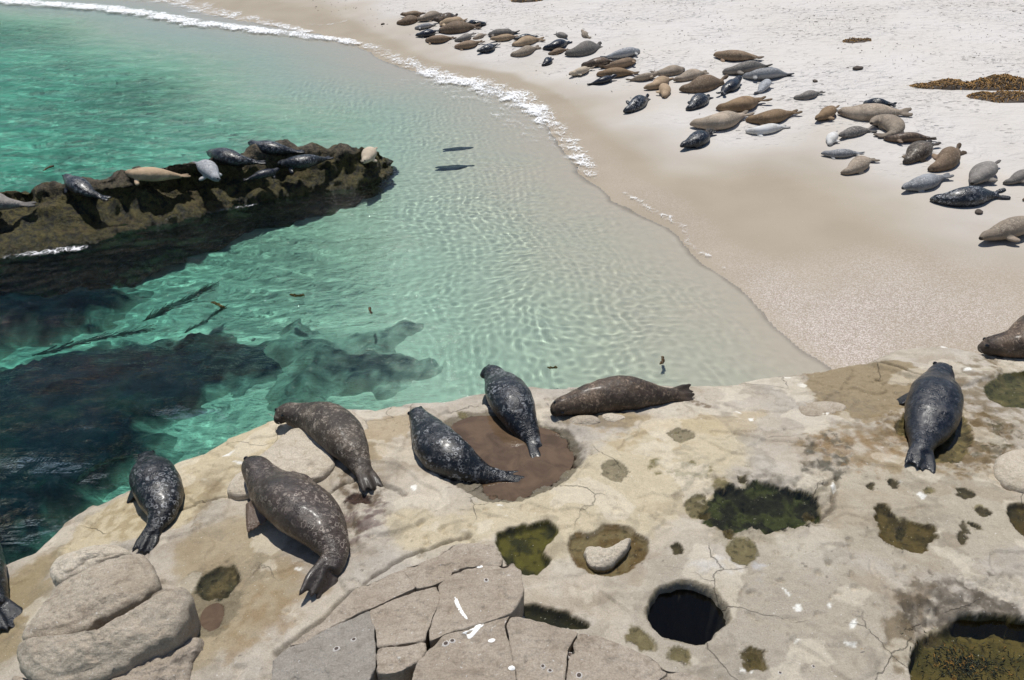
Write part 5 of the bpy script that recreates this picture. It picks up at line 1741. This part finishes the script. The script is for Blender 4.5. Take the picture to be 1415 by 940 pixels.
seal([(1350, 482), (1370, 476), (1420, 466), (1480, 455), (1530, 450)], 'umber', 'dark brown seal cut by the right edge beside the sand', G1, 1.05, 0, 0, 0, True, .2, minz=0.8)
seal([(-120, 706), (-102, 722), (-58, 775), (-22, 818), (12, 864)], 'black', 'black tail end of a seal cut by the left edge', G1, 1.1, 0, 0, 0, True, .2, minz=0.1)

G2 = 'seals on the rock island'
for p, c, lb, kw in [
    ([(-48, 266), (44, 274)], 'grey', 'dark grey seal at the left end of the rock island cut by the picture edge', dict(plane=.68)),
    ([(91, 248), (147, 265)], 'black', 'small black seal alone on the left of the rock island', dict(headlift=.06, plane=.72)),
    ([(172, 240), (258, 233)], 'tan', 'plain tan brown seal on the middle of the rock island', dict(plane=.8)),
    ([(303, 240), (294, 232), (280, 222), (263, 219)], 'silver', 'blue grey speckled seal facing down the front of the rock island', dict(plane=.84)),
    ([(287, 207), (364, 216)], 'black', 'black seal stretched out behind the blue grey seal', dict(plane=.86)),
    ([(344, 200), (418, 203)], 'blue', 'dark speckled seal farthest back on the rock island', dict(headlift=.06, plane=.84)),
    ([(382, 220), (456, 210)], 'black', 'long black seal on the right half of the rock island', dict(plane=.72)),
    ([(386, 229), (335, 240)], 'navy', 'wet black curled seal low on the front of the rock island', dict(plane=.66, bend=.12, headlift=.05)),
    ([(500, 220), (506, 209), (516, 197)], 'pale', 'pale cream seal on the right tip of the rock island', dict(plane=.66, headlift=.04))]:
    kw.setdefault('plane', .8); kw['minz'] = kw['plane'] - .14; kw.setdefault('fat', 1.0)
    seal(p, c, lb, G2, eyes=True, **kw)

G3 = 'seals swimming under the surface'
seal([(612, 216), (662, 213)], 'swim', 'farther of two dark seals swimming under the clear water', G3, .95, fixed_z=-.26)
seal([(601, 241), (656, 238)], 'swim', 'nearer of two dark seals swimming under the clear water', G3, .95, fixed_z=-.26)

G4 = 'seals resting on the beach'
B = [
 ((553, 21), (586, 18), 'brown', 'dark brown seal, topmost left of the farthest seals on the beach', {}),
 ((548, 33), (582, 25), 'brown', 'brown seal at the far left end of the beach row', {}),
 ((576, 29), (612, 19), 'greytan', 'pale tan seal behind the spotted grey one at the far end', dict(fat=1.1)),
 ((598, 29), (634, 23), 'umber', 'grey brown seal right behind the pale tan far seal', {}),
 ((608, 35), (643, 28), 'tan', 'light tan seal with dark tail in the far group', {}),
 ((672, 34), (640, 32), 'black', 'thin dark seal at the right of the far group', {}),
 ((573, 40), (603, 34), 'silver', 'spotted grey seal third from the far left end', {}),
 ((574, 50), (608, 42), 'navy', 'dark blue black seal at the lower left of the far group', {}),
 ((606, 44), (664, 36), 'brown', 'long brown seal in the middle of the far group', dict(fat=1.05)),
 ((588, 57), (628, 52), 'brown', 'brown seal nearest the water in the far group', {}),
 ((628, 57), (656, 46), 'grey', 'grey speckled seal right of the long brown one', dict(fat=1.1)),
 ((653, 54), (673, 47), 'greytan', 'short mottled seal seen end on beside the grey speckled one', dict(fat=1.1)),
 ((628, 66), (668, 57), 'brown', 'tan brown seal lying left of the blue spotted far seal', {}),
 ((659, 72), (689, 61), 'blue', 'blue black spotted seal at the lower right of the far group', dict(fat=1.1)),
 ((675, 49), (716, 44), 'grey', 'plain grey seal behind the tan one right of the far group', {}),
 ((677, 55), (716, 50), 'tan', 'tan seal just in front of the plain grey one', {}),
 ((709, 55), (743, 50), 'black', 'small black seal behind the light tan pair', {}),
 ((707, 63), (752, 54), 'tan', 'light tan seal, upper of the tan pair with raised tail', dict(taillift=.06)),
 ((705, 77), (745, 65), 'greytan', 'light grey tan seal, lower of the tan pair', {}),
 ((784, 51), (767, 47), 'grey', 'short grey brown seal alone above the dark blue one', dict(fat=1.0)),
 ((803, 42), (816, 53), 'greytan', 'upright tan seal highest on the sand in its stretch', dict(fat=1.0, headlift=.12)),
 ((750, 68), (788, 58), 'navy', 'dark blue seal behind the small brown one', {}),
 ((757, 75), (786, 68), 'brown', 'small brown seal between the dark blue and the long grey seal', {}),
 ((780, 76), (832, 63), 'grey', 'long grey seal pointing down towards the small dark one', {}),
 ((748, 91), (763, 80), 'navy', 'small dark seal alone nearest the water, seen head on', dict(fat=1.15)),
 ((884, 72), (831, 80), 'silver', 'blue grey seal behind the brown cluster', {}),
 ((803, 91), (852, 84), 'umber', 'dark brown seal at the back left of the brown cluster', {}),
 ((878, 86), (829, 94), 'brown', 'brown seal lying with its thick end right in the brown cluster', {}),
 ((786, 104), (820, 93), 'pale', 'creamy seal with raised head left of the brown cluster', dict(headlift=.10)),
 ((824, 104), (882, 101), 'rust', 'reddish brown seal in front of the brown cluster', dict(taillift=.05)),
 ((853, 105), (812, 117), 'navy', 'dark blue seal with its head up in front of the reddish seal', dict(headlift=.12)),
 ((911, 103), (866, 112), 'greytan', 'grey tan seal with a dark tail pointing left', {}),
 ((946, 97), (899, 102), 'greytan', 'plain grey tan seal behind the light pair', dict(fat=1.05)),
 ((889, 123), (926, 108), 'tan', 'light tan seal pointing down to the water', {}),
 ((917, 136), (918, 119), 'tan', 'small tan seal seen head on below the light tan one', {}),
 ((930, 112), (977, 100), 'greytan', 'speckled tan seal left of the big brown one', dict(fat=1.05)),
 ((938, 125), (1008, 112), 'brown', 'big brown seal with spread tail flippers in the middle of the beach', dict(fat=1.05, spread=.9, taillift=.04)),
 ((861, 156), (898, 135), 'blue', 'black and white spotted seal lying alone on the wet sand', dict(fat=1.05)),
 ((947, 152), (982, 134), 'blue', 'blue grey spotted seal below the big brown one', dict(fat=1.15)),
 ((986, 77), (1053, 80), 'brown', 'brown seal lying highest up the sand, side on', {}),
 ((998, 101), (1063, 91), 'grey', 'dark grey seal just below the highest brown one', {}),
 ((1026, 107), (1094, 103), 'silver', 'long silver spotted seal with a dark tail', {}),
 ((1024, 108), (996, 130), 'navy', 'dark blue seal with raised head and tail towards the left', dict(fat=1.0, headlift=.14)),
 ((1060, 116), (1042, 130), 'silver', 'grey seal seen end on behind the rusty brown one', dict(fat=1.1)),
 ((989, 151), (1062, 136), 'rust', 'rusty brown seal with lifted tail flippers', dict(taillift=.12, spread=.7)),
 ((1000, 153), (1042, 147), 'navy', 'dark seal mostly hidden in front of the rusty brown one', {}),
 ((953, 173), (1036, 156), 'greytan', 'long tan seal with its head left just above the spotted seal', dict(taillift=.1, headlift=.04)),
 ((940, 204), (986, 181), 'blue', 'black and white spotted seal nearest the water in mid beach', dict(fat=1.1, taillift=.06)),
 ((1030, 167), (1104, 154), 'rust', 'reddish brown seal behind the whitish one', dict(fat=1.02)),
 ((1030, 183), (1088, 175), 'white', 'slim whitish grey seal on the edge of the wet sand', dict(fat=.9)),
 ((1096, 136), (1138, 127), 'grey', 'plain grey seal alone on the dry sand', dict(fat=1.1, taillift=.05)),
 ((1127, 166), (1154, 148), 'rust', 'tan brown seal facing the camera with its tail to the right', dict(fat=1.1, taillift=.05)),
 ((1193, 143), (1238, 145), 'navy', 'dark seal half hidden behind the big grey tan one', {}),
 ((1157, 156), (1258, 155), 'greytan', 'big grey tan seal lying on its side, the longest in its row', dict(fat=1.0, roll=R(30))),
 ((1204, 170), (1218, 166), 'x', '', {}),
 ((1159, 189), (1209, 179), 'grey', 'dark grey brown seal left of the curled tan one', dict(taillift=.04)),
 ((1220, 193), (1293, 192), 'umber', 'dark brown seal in front of the curled tan one', {}),
 ((1145, 202), (1153, 182), 'white', 'small white seal facing the camera', dict(fat=1.15)),
 ((1134, 213), (1194, 212), 'silver', 'light grey seal behind the bent tan grey one', dict(headlift=.03)),
 ((1162, 238), (1184, 226), 'y', '', {}),
 ((1247, 226), (1292, 196), 'mottled', 'large brown pale flecked seal facing the camera', dict(fat=1.12)),
 ((1281, 236), (1330, 205), 'brown', 'large brown seal right of the flecked one', dict(fat=1.1)),
 ((1246, 262), (1313, 242), 'silver', 'grey spotted seal in front of the two large brown ones', dict(fat=1.02)),
 ((1342, 256), (1374, 224), 'grey', 'dark grey seal with its head down right of the spotted grey one', dict(fat=1.1)),
 ((1284, 277), (1391, 268), 'blue', 'long black seal densely flecked with white, lowest of the right group', dict(fat=.95, taillift=.04)),
 ((1385, 254), (1432, 236), 'grey', 'dark speckled seal cut by the right edge above the sliver', dict(fat=1.1)),
 ((1353, 332), (1442, 304), 'greytan', 'brown grey seal at the right edge nearest the ledge', dict(fat=1.1)),
 ((1412, 277), (1470, 262), 'brown', 'sliver of a brown seal just inside the right edge', {}),
]
for a, b, c, lb, kw in B:
    if c == 'x':
        seal([(1203, 172), (1217, 165), (1236, 170), (1234, 183), (1212, 188)], 'greytan', 'curled tan seal bent back on itself among the right group', G4, 1.05, 0, .12, 0)
    elif c == 'y':
        seal([(1161, 240), (1172, 236), (1186, 228), (1196, 221), (1211, 221)], 'greytan', 'bent tan grey seal with dark tail on the wet sand', G4, 1.1, 0, 0, .03)
    else:
        vr = random.Random(int(a[0] * 13 + a[1]))
        kw = dict(kw)
        kw['fat'] = kw.get('fat', 1.0) * vr.uniform(.9, 1.12)
        kw.setdefault('roll', vr.choice([0, 0, 0, R(25), R(-25), R(45)]))
        kw.setdefault('headlift', vr.choice([0, 0, 0, .03, .09]))
        kw.setdefault('taillift', vr.choice([0, 0, .03, .07]))
        kw.setdefault('bend', vr.uniform(-.10, .10))
        kw.setdefault('spread', vr.uniform(.15, .6))
        seal([a, b], c, lb, G4, **kw)
